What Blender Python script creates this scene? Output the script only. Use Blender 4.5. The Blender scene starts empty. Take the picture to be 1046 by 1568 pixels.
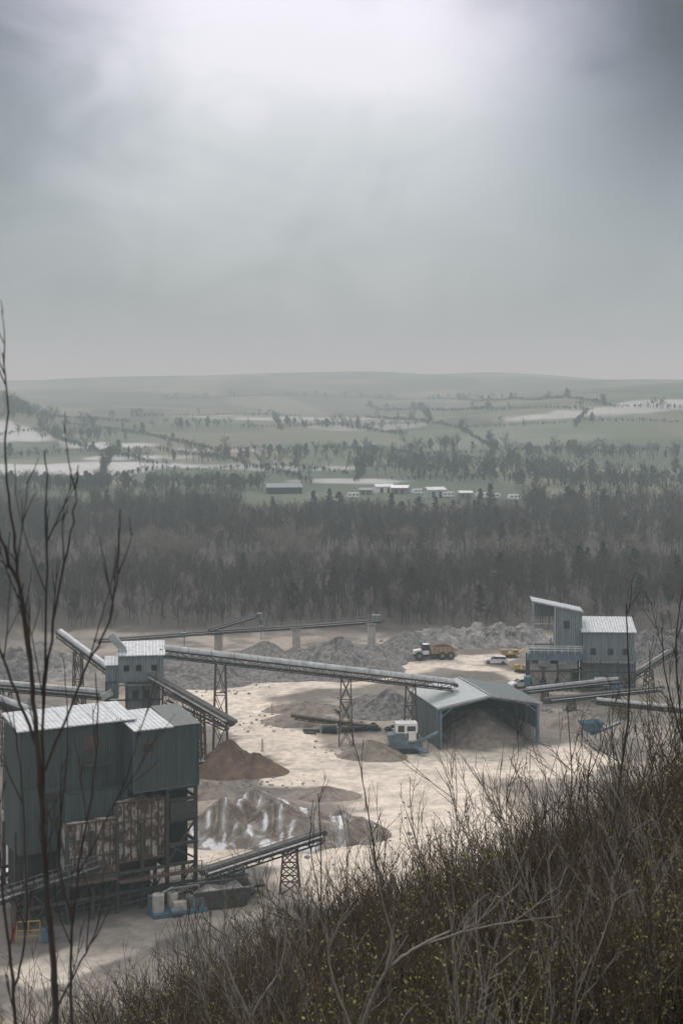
import bpy, math, random
import numpy as np
from mathutils import Vector, Matrix, noise as mnoise
random.seed(7); np.random.seed(7)
F=2178.0; HZ=620.0; CX=523.0; EYE=47.0
# plan survey: bearing / depression sighted from the viewpoint, resolved to real world positions
def gp(px,py,z=0.0):
    y=F*(EYE-z)/(py-HZ); return Vector(((px-CX)*y/F,y,z))
def vp(px,py,y): return Vector(((px-CX)*y/F,y,EYE-(py-HZ)*y/F))

# ------------------------------------------------------------ noise
def _h(ix,iy,s):
    n=(ix.astype(np.int64)*374761393+iy.astype(np.int64)*668265263+s*974711)&0x7fffffff
    n=((n^(n>>13))*1274126177)&0x7fffffff
    return ((n^(n>>16))&0xffff)/65535.0
def vn(x,y,s=0):
    x=np.asarray(x,float);y=np.asarray(y,float)
    ix=np.floor(x);iy=np.floor(y);fx=x-ix;fy=y-iy
    fx=fx*fx*(3-2*fx);fy=fy*fy*(3-2*fy)
    a=_h(ix,iy,s);b=_h(ix+1,iy,s);c=_h(ix,iy+1,s);d=_h(ix+1,iy+1,s)
    return (a*(1-fx)+b*fx)*(1-fy)+(c*(1-fx)+d*fx)*fy
def fbm(x,y,s=0,o=4):
    r=0;a=.5;t=0
    for i in range(o):
        r=r+a*vn(x,y,s+i);t+=a;x=x*2.03+17;y=y*2.03+5;a*=.5
    return r/t
def sst(a,b,x):
    t=np.clip((x-a)/(b-a),0,1);return t*t*(3-2*t)

# ------------------------------------------------------------ terrain
TY=[-500,285,330,420,640,700,800,1000,1300,1600,2000,2500,3000,3600,4500,7000]
TZ=[0,0,1.0,2.0,3.0,4.5,9.0,17.5,29,36,49,76,108,116,112,100]
def base_h(x,y):
    z=np.interp(y,TY,TZ)
    far=sst(700,2200,y)
    u=x/np.maximum(y,1)
    z=z-far*sst(.10,.26,u)*sst(1700,3000,y)*30 + sst(800,1500,y)*(1-sst(2300,3100,y))*sst(0.0,.25,u)*32
    z=z-sst(.02,.3,-u)*sst(2000,3000,y)*20
    z=z+sst(.19,.25,-u)*sst(1000,1250,y)*(1-sst(1500,2000,y))*24
    z=z+far*(fbm(x/520,y/520,3,3)-.5)*36
    z=z+sst(285,330,y)*(fbm(x/60,y/60,5,3)-.5)*3*(1-sst(600,700,y)*.6)
    z=z+(1-sst(270,300,y))*(fbm(x/9,y/9,9,4)-.5)*.7
    q=1-sst(285,330,y)
    z=z+q*sst(54,95,x)*18+q*sst(60,110,-x)*14
    return z
def hill_h(x,y):
    xc=np.clip(x,-70,70)
    z=45.3-0.372*y+0.41*xc
    z=z-np.maximum(y-33-0.15*xc,0)*0.9
    z=z+(fbm(x/3.5,y/3.5,21,3)-.5)*.7*sst(3,10,np.abs(y)+np.abs(x))
    return z
def H(x,y):
    a=hill_h(x,y);b=base_h(x,y)
    k=2.5
    h=np.clip(.5+.5*(a-b)/k,0,1)
    return b*(1-h)+a*h+k*h*(1-h)
def Hs(x,y): return float(H(np.array([x],float),np.array([y],float))[0])
def locate(px,py,y0=200):
    ys=np.geomspace(y0,5500,5000); xs=(px-CX)*ys/F
    zr=EYE-(py-HZ)*ys/F; hh=base_h(xs,ys)
    i=np.argmax(hh>=zr)
    if hh[i]<zr[i]: i=len(ys)-1
    return Vector((xs[i],ys[i],hh[i]))

# ------------------------------------------------------------ materials
def new_mat(name):
    m=bpy.data.materials.new(name);m.use_nodes=True
    nt=m.node_tree;b=nt.nodes['Principled BSDF'];return m,nt,b
def L(nt,a,b): nt.links.new(a,b)
def ramp(nt,stops,fac):
    r=nt.nodes.new('ShaderNodeValToRGB');e=r.color_ramp.elements
    while len(e)<len(stops): e.new(.5)
    for i,(p,c) in enumerate(stops):
        e[i].position=p;e[i].color=(c[0],c[1],c[2],1)
    L(nt,fac,r.inputs[0]);return r
def noisenode(nt,scale,detail=5,vec=None,rough=.6):
    n=nt.nodes.new('ShaderNodeTexNoise');n.inputs['Scale'].default_value=scale;n.inputs['Detail'].default_value=detail
    n.inputs['Roughness'].default_value=rough
    if vec is not None: L(nt,vec,n.inputs['Vector'])
    return n
def mat(name,c1,c2=None,scale=1.5,rough=.8,metal=0,bump=0,spread=.15,bscale=None):
    m,nt,b=new_mat(name)
    c2=c2 or tuple(v*.6 for v in c1)
    tc=nt.nodes.new('ShaderNodeTexCoord')
    n=noisenode(nt,scale,8,tc.outputs['Object'],.65)
    r=ramp(nt,[(.5-spread,c2),(.5+spread,c1)],n.outputs['Fac'])
    L(nt,r.outputs[0],b.inputs['Base Color'])
    b.inputs['Roughness'].default_value=rough;b.inputs['Metallic'].default_value=metal
    if bump:
        n2=noisenode(nt,bscale or scale*5,6,tc.outputs['Object'],.7)
        bp=nt.nodes.new('ShaderNodeBump');bp.inputs['Strength'].default_value=1;bp.inputs['Distance'].default_value=bump
        L(nt,n2.outputs['Fac'],bp.inputs['Height']);L(nt,bp.outputs[0],b.inputs['Normal'])
    return m
def clad(name,c,c2,rib=.35,axis='X',rough=.55,streak=1.0,lo=.36,hi=.62,sx=1.6):
    m,nt,b=new_mat(name)
    tc=nt.nodes.new('ShaderNodeTexCoord')
    mp=nt.nodes.new('ShaderNodeMapping');L(nt,tc.outputs['Object'],mp.inputs[0])
    mp.inputs['Scale'].default_value=(sx,sx,.14*streak)
    n=noisenode(nt,1.0,8,mp.outputs[0],.7)
    r=ramp(nt,[(lo,c2),(hi,c)],n.outputs['Fac'])
    w=nt.nodes.new('ShaderNodeTexWave');w.bands_direction=axis;w.inputs['Scale'].default_value=.314/rib
    L(nt,tc.outputs['Object'],w.inputs['Vector'])
    mx=nt.nodes.new('ShaderNodeMix');mx.data_type='RGBA';mx.blend_type='MULTIPLY';mx.inputs['Factor'].default_value=.3
    L(nt,r.outputs[0],mx.inputs['A']);L(nt,w.outputs['Color'],mx.inputs['B'])
    L(nt,mx.outputs['Result'],b.inputs['Base Color'])
    bp=nt.nodes.new('ShaderNodeBump');bp.inputs['Distance'].default_value=.05;L(nt,w.outputs['Fac'],bp.inputs['Height'])
    L(nt,bp.outputs[0],b.inputs['Normal']);b.inputs['Roughness'].default_value=rough
    return m
M={}
M['teal']=clad('cladding_teal',(.064,.088,.092),(.032,.045,.048),.25)
M['tealr']=clad('cladding_green_grey',(.10,.13,.12),(.06,.08,.076),.3)
M['bluegrey']=clad('cladding_blue_grey',(.22,.26,.275),(.13,.16,.17),.35)
M['shedw']=clad('cladding_shed_blue',(.12,.15,.165),(.07,.09,.10),.35)
M['greyc']=clad('cladding_grey',(.20,.225,.225),(.13,.15,.15),.4)
M['roof']=clad('roof_sheet_pale',(.58,.62,.65),(.30,.335,.355),.45,'X',.5,6,.3,.6)
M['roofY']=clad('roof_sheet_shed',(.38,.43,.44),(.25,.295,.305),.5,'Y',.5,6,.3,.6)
M['roofYd']=clad('roof_sheet_shed_dark',(.14,.175,.175),(.09,.115,.118),.5,'Y',.5,6,.3,.6)  # darker copy of the shed roof sheet, for the right slope
M['rust']=clad('rusted_bin_panels',(.50,.47,.43),(.095,.058,.04),.335,'X',.85,5.5,.46,.57,1.1)
M['steel']=mat('weathered_steel',(.055,.056,.056),(.03,.025,.022),2,.7)
M['steelg']=mat('galvanised_steel',(.27,.28,.28),(.12,.125,.125),1.5,.5,.2)
M['rustst']=mat('rusty_steel',(.12,.08,.055),(.045,.034,.028),2,.85)
M['dark']=mat('dark_interior',(.02,.021,.022),(.012,.012,.012),1,.9)  # near-black stands in for interior shade; also colours barn parts, load bed
M['belt']=mat('belt_rubber',(.10,.10,.095),(.035,.035,.035),2,.8)
M['hood']=mat('conveyor_hood',(.44,.46,.47),(.24,.255,.26),1.2,.5)
M['conc']=mat('concrete',(.46,.44,.40),(.30,.28,.26),1.4,.9,0,.02)
M['blue']=mat('blue_paint',(.07,.16,.24),(.05,.095,.13),1.3,.5)
M['bluem']=mat('faded_blue_paint',(.13,.19,.23),(.075,.10,.12),1.3,.6)
M['white']=mat('white_paint',(.76,.77,.77),(.5,.5,.49),1.0,.4)
M['yellow']=mat('yellow_paint',(.42,.31,.09),(.27,.19,.07),1.2,.5)
M['dullyel']=mat('dusty_yellow_paint',(.36,.26,.14),(.2,.15,.10),1.2,.7)
M['red']=mat('red_paint',(.28,.06,.04),(.16,.04,.03),1.2,.5)
M['glass']=mat('dark_glass',(.03,.035,.04),(.02,.02,.025),1,.15)
M['tyre']=mat('tyre_rubber',(.04,.038,.036),(.025,.024,.024),3,.9)
M['pipe']=mat('black_pipe',(.035,.036,.04),(.02,.02,.022),1,.5)
M['brownheap']=mat('brown_aggregate',(.19,.13,.095),(.09,.063,.048),.7,.95,0,.15,.14,3)
M['greyheap']=mat('grey_gravel',(.27,.26,.25),(.10,.096,.092),1.6,.95,0,.3,.12,2.5)
M['tanheap']=mat('tan_gravel',(.31,.265,.225),(.15,.125,.105),.9,.95,0,.2,.15,3)
M['palerock']=mat('pale_rock',(.38,.365,.35),(.12,.115,.11),.8,.95,0,.1)
M['bark']=mat('bark_dark',(.075,.062,.054),(.035,.029,.025),2,.9)
M['barkw']=mat('woodland_bark',(.088,.066,.056),(.040,.031,.027),.5,.9)
M['barkt']=mat('pale_bark_tan',(.30,.25,.21),(.13,.105,.09),.6,.9)
M['barkf']=mat('field_tree_bark',(.055,.046,.04),(.028,.025,.022),.5,.9)
M['barkp']=mat('pale_grey_bark',(.30,.27,.235),(.15,.13,.11),3,.9)
M['brownt']=mat('brown_twig',(.115,.082,.05),(.045,.033,.021),3,.9)
M['bud']=mat('spring_buds',(.30,.275,.085),(.13,.12,.04),4,.7)
M['ever']=mat('evergreen_foliage',(.022,.030,.022),(.010,.015,.011),.8,.8)
M['ivy']=mat('ivy_foliage',(.03,.034,.02),(.014,.017,.011),.8,.8)
def streak_mat():
    m,nt,b=new_mat('white_streaked_aggregate')
    tc=nt.nodes.new('ShaderNodeTexCoord')
    mp=nt.nodes.new('ShaderNodeMapping');L(nt,tc.outputs['Object'],mp.inputs[0]);mp.inputs['Scale'].default_value=(1.0,.45,.5);mp.inputs['Rotation'].default_value=(0,0,.6)
    n=noisenode(nt,.42,9,mp.outputs[0],.6);n.inputs['Distortion'].default_value=1.0
    r=ramp(nt,[(.37,(.14,.108,.088)),(.47,(.22,.185,.155)),(.53,(.33,.315,.30)),(.575,(.76,.76,.78))],n.outputs['Fac'])
    L(nt,r.outputs[0],b.inputs['Base Color']);b.inputs['Roughness'].default_value=.95
    n2=noisenode(nt,3,6,tc.outputs['Object']);bp=nt.nodes.new('ShaderNodeBump');bp.inputs['Distance'].default_value=.15
    L(nt,n2.outputs['Fac'],bp.inputs['Height']);L(nt,bp.outputs[0],b.inputs['Normal']);return m
M['streak']=streak_mat()

# ------------------------------------------------------------ mesh builder
class MB:
    def __init__(s): s.v=[];s.f=[]
    def add(s,vs,fs):
        o=len(s.v);s.v+= [tuple(v) for v in vs];s.f+=[tuple(i+o for i in f) for f in fs]
    def bx(s,x0,x1,y0,y1,z0,z1):
        s.add([(x0,y0,z0),(x1,y0,z0),(x1,y1,z0),(x0,y1,z0),(x0,y0,z1),(x1,y0,z1),(x1,y1,z1),(x0,y1,z1)],
              [(3,2,1,0),(4,5,6,7),(0,1,5,4),(1,2,6,5),(2,3,7,6),(3,0,4,7)])
    def beam(s,p1,p2,w=.15,h=.15):
        p1=Vector(p1);p2=Vector(p2);t=(p2-p1)
        if t.length<1e-5:return
        t.normalize();ref=Vector((0,0,1)) if abs(t.z)<.95 else Vector((1,0,0))
        a=t.cross(ref).normalized()*w/2;b=a.normalized().cross(t)*h/2
        s.add([p1-a-b,p1+a-b,p1+a+b,p1-a+b,p2-a-b,p2+a-b,p2+a+b,p2-a+b],
              [(0,1,2,3),(7,6,5,4),(0,4,5,1),(1,5,6,2),(2,6,7,3),(3,7,4,0)])
    def cyl(s,p1,p2,r1,r2=None,n=14):
        r2=r1 if r2 is None else r2
        p1=Vector(p1);p2=Vector(p2);t=(p2-p1).normalized();ref=Vector((0,0,1)) if abs(t.z)<.95 else Vector((1,0,0))
        a=t.cross(ref).normalized();b=a.cross(t);vs=[]
        for p,r in((p1,r1),(p2,r2)):
            for i in range(n):
                q=2*math.pi*i/n;vs.append(p+a*math.cos(q)*r+b*math.sin(q)*r)
        fs=[(i,(i+1)%n,n+(i+1)%n,n+i) for i in range(n)]+[tuple(range(n-1,-1,-1)),tuple(range(n,2*n))]
        s.add(vs,fs)
    def prism(s,prof,y0,y1):   # profile in x,z
        n=len(prof);vs=[(x,y0,z) for x,z in prof]+[(x,y1,z) for x,z in prof]
        s.add(vs,[tuple(range(n)),tuple(range(2*n-1,n-1,-1))]+[(i,i+n,(i+1)%n+n,(i+1)%n) for i in range(n)])
    def prismx(s,prof,x0,x1):  # profile in y,z
        n=len(prof);vs=[(x0,y,z) for y,z in prof]+[(x1,y,z) for y,z in prof]
        s.add(vs,[tuple(range(n)),tuple(range(2*n-1,n-1,-1))]+[(i,i+n,(i+1)%n+n,(i+1)%n) for i in range(n)])
def mesh_obj(name,v,f,mats,smooth=False,mi=None):
    me=bpy.data.meshes.new(name);me.from_pydata([tuple(q) for q in v],[],f);me.update()
    for m in mats: me.materials.append(m)
    if mi is not None: me.polygons.foreach_set('material_index',mi)
    if smooth: me.polygons.foreach_set('use_smooth',[True]*len(me.polygons))
    return bpy.data.objects.new(name,me)
def link(o): bpy.context.scene.collection.objects.link(o);return o
import bmesh
class Asm:
    def __init__(s,name,loc=(0,0,0),yaw=0,scale=1): s.name=name;s.loc=loc;s.yaw=yaw;s.sc=scale;s.p={}
    def part(s,n,m):
        if n not in s.p: s.p[n]=(MB(),m)
        return s.p[n][0]
    def done(s,bevel=0):
        e=bpy.data.objects.new(s.name,None);link(e);e.location=s.loc;e.rotation_euler=(0,0,s.yaw);e.scale=(s.sc,)*3;e.empty_display_size=.5
        for n,(mb,m) in s.p.items():
            if not mb.v: continue
            o=mesh_obj(n,mb.v,mb.f,[M[m]])
            bm=bmesh.new();bm.from_mesh(o.data);bmesh.ops.recalc_face_normals(bm,faces=bm.faces);bm.to_mesh(o.data);bm.free()
            if bevel:
                md=o.modifiers.new('b','BEVEL');md.width=bevel;md.segments=2;md.limit_method='ANGLE'
            link(o);o.parent=e
        return e

# ------------------------------------------------------------ ground sheet
def polyd(x,y,pts):
    d=np.full(x.shape,1e9)
    for a,b in zip(pts[:-1],pts[1:]):
        ax,ay,bx_,by=a[0],a[1],b[0],b[1];vx,vy=bx_-ax,by-ay
        t=np.clip(((x-ax)*vx+(y-ay)*vy)/(vx*vx+vy*vy+1e-9),0,1)
        d=np.minimum(d,np.hypot(x-ax-t*vx,y-ay-t*vy))
    return d
def build_ground():
    ys=np.concatenate([np.linspace(-120,-2,30),np.linspace(0,60,110),np.linspace(60.5,290,400)[1:],np.geomspace(291,7000,330)])
    us=np.linspace(-1,1,420)
    Y,U=np.meshgrid(ys,us,indexing='ij')
    X=U*(62+.42*np.abs(Y))
    Z=H(X,Y)
    ny,nx=Y.shape
    co=np.stack([X,Y,Z],-1).reshape(-1,3)
    idx=np.arange(ny*nx).reshape(ny,nx)
    f=np.stack([idx[:-1,:-1],idx[:-1,1:],idx[1:,1:],idx[1:,:-1]],-1).reshape(-1,4)
    me=bpy.data.meshes.new('ground');me.vertices.add(len(co));me.vertices.foreach_set('co',co.ravel())
    me.loops.add(f.size);me.loops.foreach_set('vertex_index',f.ravel().astype(np.int32))
    me.polygons.add(len(f));me.polygons.foreach_set('loop_start',np.arange(0,f.size,4,dtype=np.int32))
    me.polygons.foreach_set('use_smooth',np.ones(len(f),bool));me.update();me.validate()
    def C(c): return np.array(c)[None,None,:]
    def mixc(col,c,m): return col*(1-m[...,None])+C(c)*m[...,None]
    nse=fbm(X/5,Y/5,31,5);n2=fbm(X/22,Y/22,41,4);n3=fbm(X/1.6,Y/1.6,51,3)
    col=np.zeros(Y.shape+(3,))+C((.20,.178,.155))
    col=mixc(col,(.36,.315,.265),sst(.47,.6,n2)*.8)
    col=mixc(col,(.12,.108,.096),sst(.48,.60,nse)*.75)
    tracks=[([(740,1008),(640,1018),(590,1026),(520,1042),(440,1052),(360,1062)],5.2),
            ([(270,1050),(350,1062),(430,1056)],5.0),
            ([(345,1062),(372,1092),(420,1132),(470,1158),(560,1182),(640,1195)],4.6),
            ([(380,1080),(372,1110),(395,1150)],3.4),
            ([(560,1170),(660,1172),(780,1168),(860,1160)],7),
            ([(640,1190),(665,1240),(640,1300),(560,1345)],9),
            ([(440,1195),(540,1190),(620,1225)],4),
            ([(300,1305),(360,1312),(450,1320),(560,1325)],2.8),
            ([(60,1490),(150,1450),(280,1410),(380,1395)],3.0),
            ([(430,1140),(470,1170),(440,1190)],2),
            ([(700,1020),(800,1035),(860,1060)],3)]
    tm=np.zeros(Y.shape)
    for pts,w in tracks:
        d=polyd(X,Y,[gp(*p) for p in pts]);d=d+(nse-.5)*5+(n3-.5)*1.4
        tm=np.maximum(tm,1-sst(w*.75,w*1.2,d))
    tcol=C((.70,.625,.53))*(0.84+.32*n2[...,None])
    tcol=tcol*(1-.22*sst(.5,.7,n3)[...,None])
    for pts,w in tracks[:6]:
        d=polyd(X,Y,[gp(*p) for p in pts])+(n2-.5)*2.5
        rut=np.exp(-((d-1.3)/.35)**2)+np.exp(-((d-3.0)/.4)**2)*.7
        tcol=tcol*(1-.16*rut[...,None]*np.clip(n3*1.6,0,1)[...,None])
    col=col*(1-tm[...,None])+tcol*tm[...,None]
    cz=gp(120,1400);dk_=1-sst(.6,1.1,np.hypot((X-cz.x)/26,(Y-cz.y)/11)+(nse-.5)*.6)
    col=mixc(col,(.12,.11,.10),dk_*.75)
    wood=np.maximum(sst(286,300,Y+ (nse-.5)*14),np.maximum(sst(52,60,X),sst(62,70,-X)))
    col=mixc(col,(.048,.038,.031),wood)
    fld=sst(600,640,Y)
    green=C((.066,.092,.048))*np.ones(Y.shape+(1,))
    cx=np.floor(X/95+ .6*vn(X/300,Y/300,71)+Y/900);cy=np.floor(Y/150+.5*vn(X/260,Y/260,72)+X/1500)
    hsh=_h(cx,cy,88)
    fc=green*(.6+.75*hsh[...,None])
    fc=mixc(fc,(.13,.12,.08),(hsh>.76)*.6)
    fc=mixc(fc,(.04,.042,.034),((hsh>.38)&(hsh<.52))*.8)
    fc=fc*(.7+.6*fbm(X/40,Y/70,91,4)[...,None])
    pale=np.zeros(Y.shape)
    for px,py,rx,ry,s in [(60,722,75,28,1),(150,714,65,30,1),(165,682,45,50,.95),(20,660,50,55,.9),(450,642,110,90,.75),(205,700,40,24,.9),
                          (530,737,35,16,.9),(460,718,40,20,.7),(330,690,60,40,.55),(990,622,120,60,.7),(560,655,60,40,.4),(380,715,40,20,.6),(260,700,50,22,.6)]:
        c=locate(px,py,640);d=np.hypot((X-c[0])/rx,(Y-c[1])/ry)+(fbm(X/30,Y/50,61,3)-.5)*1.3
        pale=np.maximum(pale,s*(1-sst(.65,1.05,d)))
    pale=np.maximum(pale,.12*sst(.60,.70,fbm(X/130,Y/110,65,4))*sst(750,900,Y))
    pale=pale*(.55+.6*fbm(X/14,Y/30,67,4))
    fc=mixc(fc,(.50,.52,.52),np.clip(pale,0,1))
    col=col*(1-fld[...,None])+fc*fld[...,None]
    hm=sst(0,3,hill_h(X,Y)-base_h(X,Y))
    hc=C((.052,.044,.026))*(.5+1.0*fbm(X*1.5,Y*1.5,101,3)[...,None])
    col=col*(1-hm[...,None])+hc*hm[...,None]
    a=me.color_attributes.new('zone','FLOAT_COLOR','POINT')
    a.data.foreach_set('color',np.concatenate([col,np.ones(Y.shape+(1,))],-1).reshape(-1).astype(np.float32))
    m,nt,b=new_mat('ground_surface')
    at=nt.nodes.new('ShaderNodeAttribute');at.attribute_name='zone'
    tc=nt.nodes.new('ShaderNodeTexCoord')
    n1=noisenode(nt,.9,9,tc.outputs['Object'],.7);r=ramp(nt,[(.32,(.70,.69,.68)),(.68,(1.22,1.22,1.22))],n1.outputs['Fac'])
    mx=nt.nodes.new('ShaderNodeMix');mx.data_type='RGBA';mx.blend_type='MULTIPLY';mx.inputs['Factor'].default_value=1
    L(nt,at.outputs['Color'],mx.inputs['A']);L(nt,r.outputs[0],mx.inputs['B']);L(nt,mx.outputs['Result'],b.inputs['Base Color'])
    b.inputs['Roughness'].default_value=.95
    n4=noisenode(nt,2.2,7,tc.outputs['Object'],.7);bp=nt.nodes.new('ShaderNodeBump');bp.inputs['Distance'].default_value=.15
    L(nt,n4.outputs['Fac'],bp.inputs['Height']);L(nt,bp.outputs[0],b.inputs['Normal'])
    me.materials.append(m)
    link(bpy.data.objects.new('ground',me))
build_ground()

# ------------------------------------------------------------ heaps
def heap(name,px,py,rx,ry,h,m,seed=0,yaw=0,rough=.10,pw=1.0,z0=0,loc=None,peaks=None):
    c=Vector(loc) if loc else gp(px,py)
    nr,na=46,110;vs=[]
    pk=peaks or [(0,0,1)]
    for i in range(nr+1):
        for j in range(na):
            a=2*math.pi*j/na;r=i/nr*1.25
            e=1+.28*mnoise.noise((math.cos(a)*1.8+seed,math.sin(a)*1.8,seed*.7))
            x=r*math.cos(a)*e;y=r*math.sin(a)*e
            z=0
            for (ax,ay,hh) in pk:
                d=math.hypot(x-ax,y-ay)/(1.0 if hh==1 else (.45+.5*hh))
                z=max(z,hh*max(0,1-math.sqrt(d*d+.01))**pw)
            X=x*rx;Y=y*ry
            n=mnoise.fractal((X*.35+seed*3,Y*.35,seed),.8,2.1,7)
            gully=abs(mnoise.noise((math.atan2(y,x)*3.5+seed,r*1.2,seed)))
            zz=z*h+(n*rough*h+ -gully*.12*h)*min(1,z*4)
            if z<=0: zz=-.25-(r-1)*.8
            cy,sy=math.cos(yaw),math.sin(yaw)
            vs.append((X*cy-Y*sy,X*sy+Y*cy,zz))
    fs=[(i*na+j,(i+1)*na+j,(i+1)*na+(j+1)%na,i*na+(j+1)%na) for i in range(nr) for j in range(na)]
    o=mesh_obj(name,vs,fs,[M[m]],True);o.location=(c.x,c.y,z0 if z0 else Hs(c.x,c.y)-.1);link(o)
    return o
heap('brown_aggregate_heap',350,1182,5.2,5,4.6,'brownheap',1,rough=.13)
heap('brown_aggregate_heap',392,1184,4.6,4,2.9,'brownheap',2,rough=.13)
heap('brown_aggregate_heap',318,1215,4,3,1.8,'tanheap',31,rough=.13)
heap('white_streaked_heap',345,1280,5.5,5.5,4.6,'streak',3,rough=.14)
heap('white_streaked_heap',430,1282,8.0,5.5,4.0,'streak',4,rough=.16,peaks=[(0,0,1),(.45,.1,.8),(-.5,.3,.9)])
heap('white_streaked_heap',525,1276,5.5,4.5,2.9,'streak',5,rough=.16)
heap('white_streaked_heap',395,1240,6,3.5,2.8,'streak',32,rough=.16)
heap('sand_heap',500,1218,5,3.2,1.5,'tanheap',6)
heap('sand_heap',568,1158,5.0,4.2,2.5,'tanheap',7)
heap('sand_heap',462,1104,6.5,5,2.2,'tanheap',8,rough=.15)
heap('sand_heap',470,1086,8,3,1.6,'tanheap',36,rough=.2)
heap('grey_gravel_heap',592,1092,6.5,6,4.0,'greyheap',9,rough=.18,peaks=[(0,0,1),(-.5,.2,.8)])
heap('grey_gravel_heap',402,1022,9.5,10,5.2,'greyheap',10)
heap('grey_gravel_heap',515,1026,13,12,6.6,'greyheap',11)
heap('grey_gravel_heap',455,1020,8,8,3.8,'greyheap',33)
heap('grey_gravel_heap',300,1040,11,10,4.8,'greyheap',12,rough=.15)
heap('grey_gravel_heap',628,1002,9,8,5.0,'greyheap',13)
heap('grey_gravel_heap',572,1012,7,7,3.8,'greyheap',34)
heap('grey_gravel_heap',345,1034,10,7,3.6,'greyheap',14,rough=.15)
heap('grey_gravel_heap',430,1038,9,5,2.4,'greyheap',37,rough=.15)
heap('rubble_heap',690,988,9,5,4.0,'palerock',15,rough=.3,peaks=[(0,0,1),(.5,0,.8),(-.5,.1,.8)])
heap('rubble_heap',765,985,9,5,4.6,'palerock',16,rough=.3,peaks=[(0,0,1),(.6,0,.8),(-.5,.1,.9)])
heap('rubble_heap',60,1030,9,9,5.5,'palerock',17,rough=.3)
heap('rubble_heap',20,1035,9,9,5.0,'greyheap',18,rough=.3)
heap('rubble_heap',1000,1010,8,8,6,'greyheap',19,rough=.3)
heap('tan_heap',880,1110,5,4,2.2,'tanheap',20)
heap('tan_heap',240,1015,9,7,4,'greyheap',22)

# ------------------------------------------------------------ conveyors & trestles
def trestle(A,top,zg,w=1.4,d=1.6,spread=1.3,mat_='steelg',part='trestle',t=.16,yaw=0,braces=3):
    mb=A.part(part,mat_);top=Vector(top);c,s=math.cos(yaw),math.sin(yaw)
    def P(i,j,k):
        z=top.z+(zg-top.z)*k;sc=1+(spread-1)*k
        x=i*w/2*sc;y=j*d/2*sc;return Vector((top.x+x*c-y*s,top.y+x*s+y*c,z))
    for i in(-1,1):
        for j in(-1,1): mb.beam(P(i,j,0),P(i,j,1),t,t)
    for k in range(braces):
        a=k/braces;b=(k+1)/braces
        for j in(-1,1):
            mb.beam(P(-1,j,a),P(1,j,b),t*.6,t*.6);mb.beam(P(1,j,a),P(-1,j,b),t*.6,t*.6);mb.beam(P(-1,j,b),P(1,j,b),t*.7,t*.7)
        for i in(-1,1):
            mb.beam(P(i,-1,a),P(i,1,b),t*.6,t*.6);mb.beam(P(i,-1,b),P(i,1,b),t*.7,t*.7)
def conveyor(name,p1,p2,w=1.3,d=.9,hood=True,bay=1.8,rail=True,supports=(),tm='steel',hm='hood',A=None,rel=None):
    p1=Vector(p1);p2=Vector(p2);own=A is None
    if own: A=Asm(name,p1);o=p1
    else: o=Vector(rel)
    a=p1-o;b=p2-o;t=(b-a).normalized();s=t.cross(Vector((0,0,1))).normalized();u=s.cross(t);Ln=(b-a).length
    tr=A.part('truss',tm);n=max(2,int(Ln/bay))
    for q in(-1,1):
        sd=s*q*w/2
        tr.beam(a+sd,b+sd,.12,.14);tr.beam(a+sd+u*d,b+sd+u*d,.12,.14)
        for i in range(n+1):
            x=a+t*Ln*i/n
            tr.beam(x+sd,x+sd+u*d,.08,.08)
            if i<n:
                y=a+t*Ln*(i+1)/n
                tr.beam(x+sd+(u*d if i%2 else u*0),y+sd+(u*0 if i%2 else u*d),.07,.07)
    for i in range(n+1):
        x=a+t*Ln*i/n;tr.beam(x-s*w/2,x+s*w/2,.08,.08)
    bl=A.part('belt','belt');bl.beam(a+u*(d+.08)-t*.4,b+u*(d+.08)+t*.4,w*.75,.12);bl.beam(a+u*.25,b+u*.25,w*.7,.06)
    bl.cyl(a+u*(d-.1)-t*.4-s*w*.4,a+u*(d-.1)-t*.4+s*w*.4,.28,n=12);bl.cyl(b+u*(d-.1)+t*.4-s*w*.4,b+u*(d-.1)+t*.4+s*w*.4,.28,n=12)
    if hood:
        hb=A.part('hood',hm);k=8;vs=[];R=w*.52
        hs=max(1,int(Ln/3))
        for h_ in range(hs):
            x0=a+t*(Ln*h_/hs+.03);x1=a+t*(Ln*(h_+1)/hs-.03);vs=[]
            for x in(x0,x1):
                for i in range(k+1):
                    q=math.pi*i/k;vs.append(x+u*(d+.15)+s*math.cos(q)*R+u*math.sin(q)*R*.9)
            hb.add(vs,[(i,i+1,k+2+i,k+1+i) for i in range(k)]+[tuple(range(k+1)),tuple(range(k+1,2*k+2))])
    if rail:
        rb=A.part('walkway','steelg');sd=s*(w/2+.55)
        rb.beam(a+s*(w/2+.3)+u*(d-.1),b+s*(w/2+.3)+u*(d-.1),.55,.05)
        for hh in(.55,1.0): rb.beam(a+sd+u*(d+hh),b+sd+u*(d+hh),.045,.045)
        for i in range(n+1):
            x=a+t*Ln*i/n;rb.beam(x+sd+u*(d-.1),x+sd+u*(d+1.0),.045,.045)
    for f_ in supports:
        x=a+t*Ln*f_;trestle(A,(x.x,x.y,x.z),-o.z+Hs(x.x+o.x,x.y+o.y)-.2,w,1.4,1.5,'rustst')
    if own: A.done()
conveyor('covered_conveyor',vp(250,1006,190),vp(692,1057,201),1.3,.9,True,1.9,False,(.19,.62,.85))
conveyor('stacking_conveyor',vp(232,1043,187),vp(352,1112,180),1.2,.9,False,1.3,True,(.62,),'rustst')
conveyor('lattice_gantry',vp(255,1075,184),vp(348,1118,180.5),1.0,1.1,False,1.2,False,(.5,),'rustst')
conveyor('stacking_conveyor',gp(560,1120)+Vector((0,0,.4)),gp(452,1118)+Vector((0,2,1.2)),.9,.5,False,1.3,False,(),'rustst')
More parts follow.
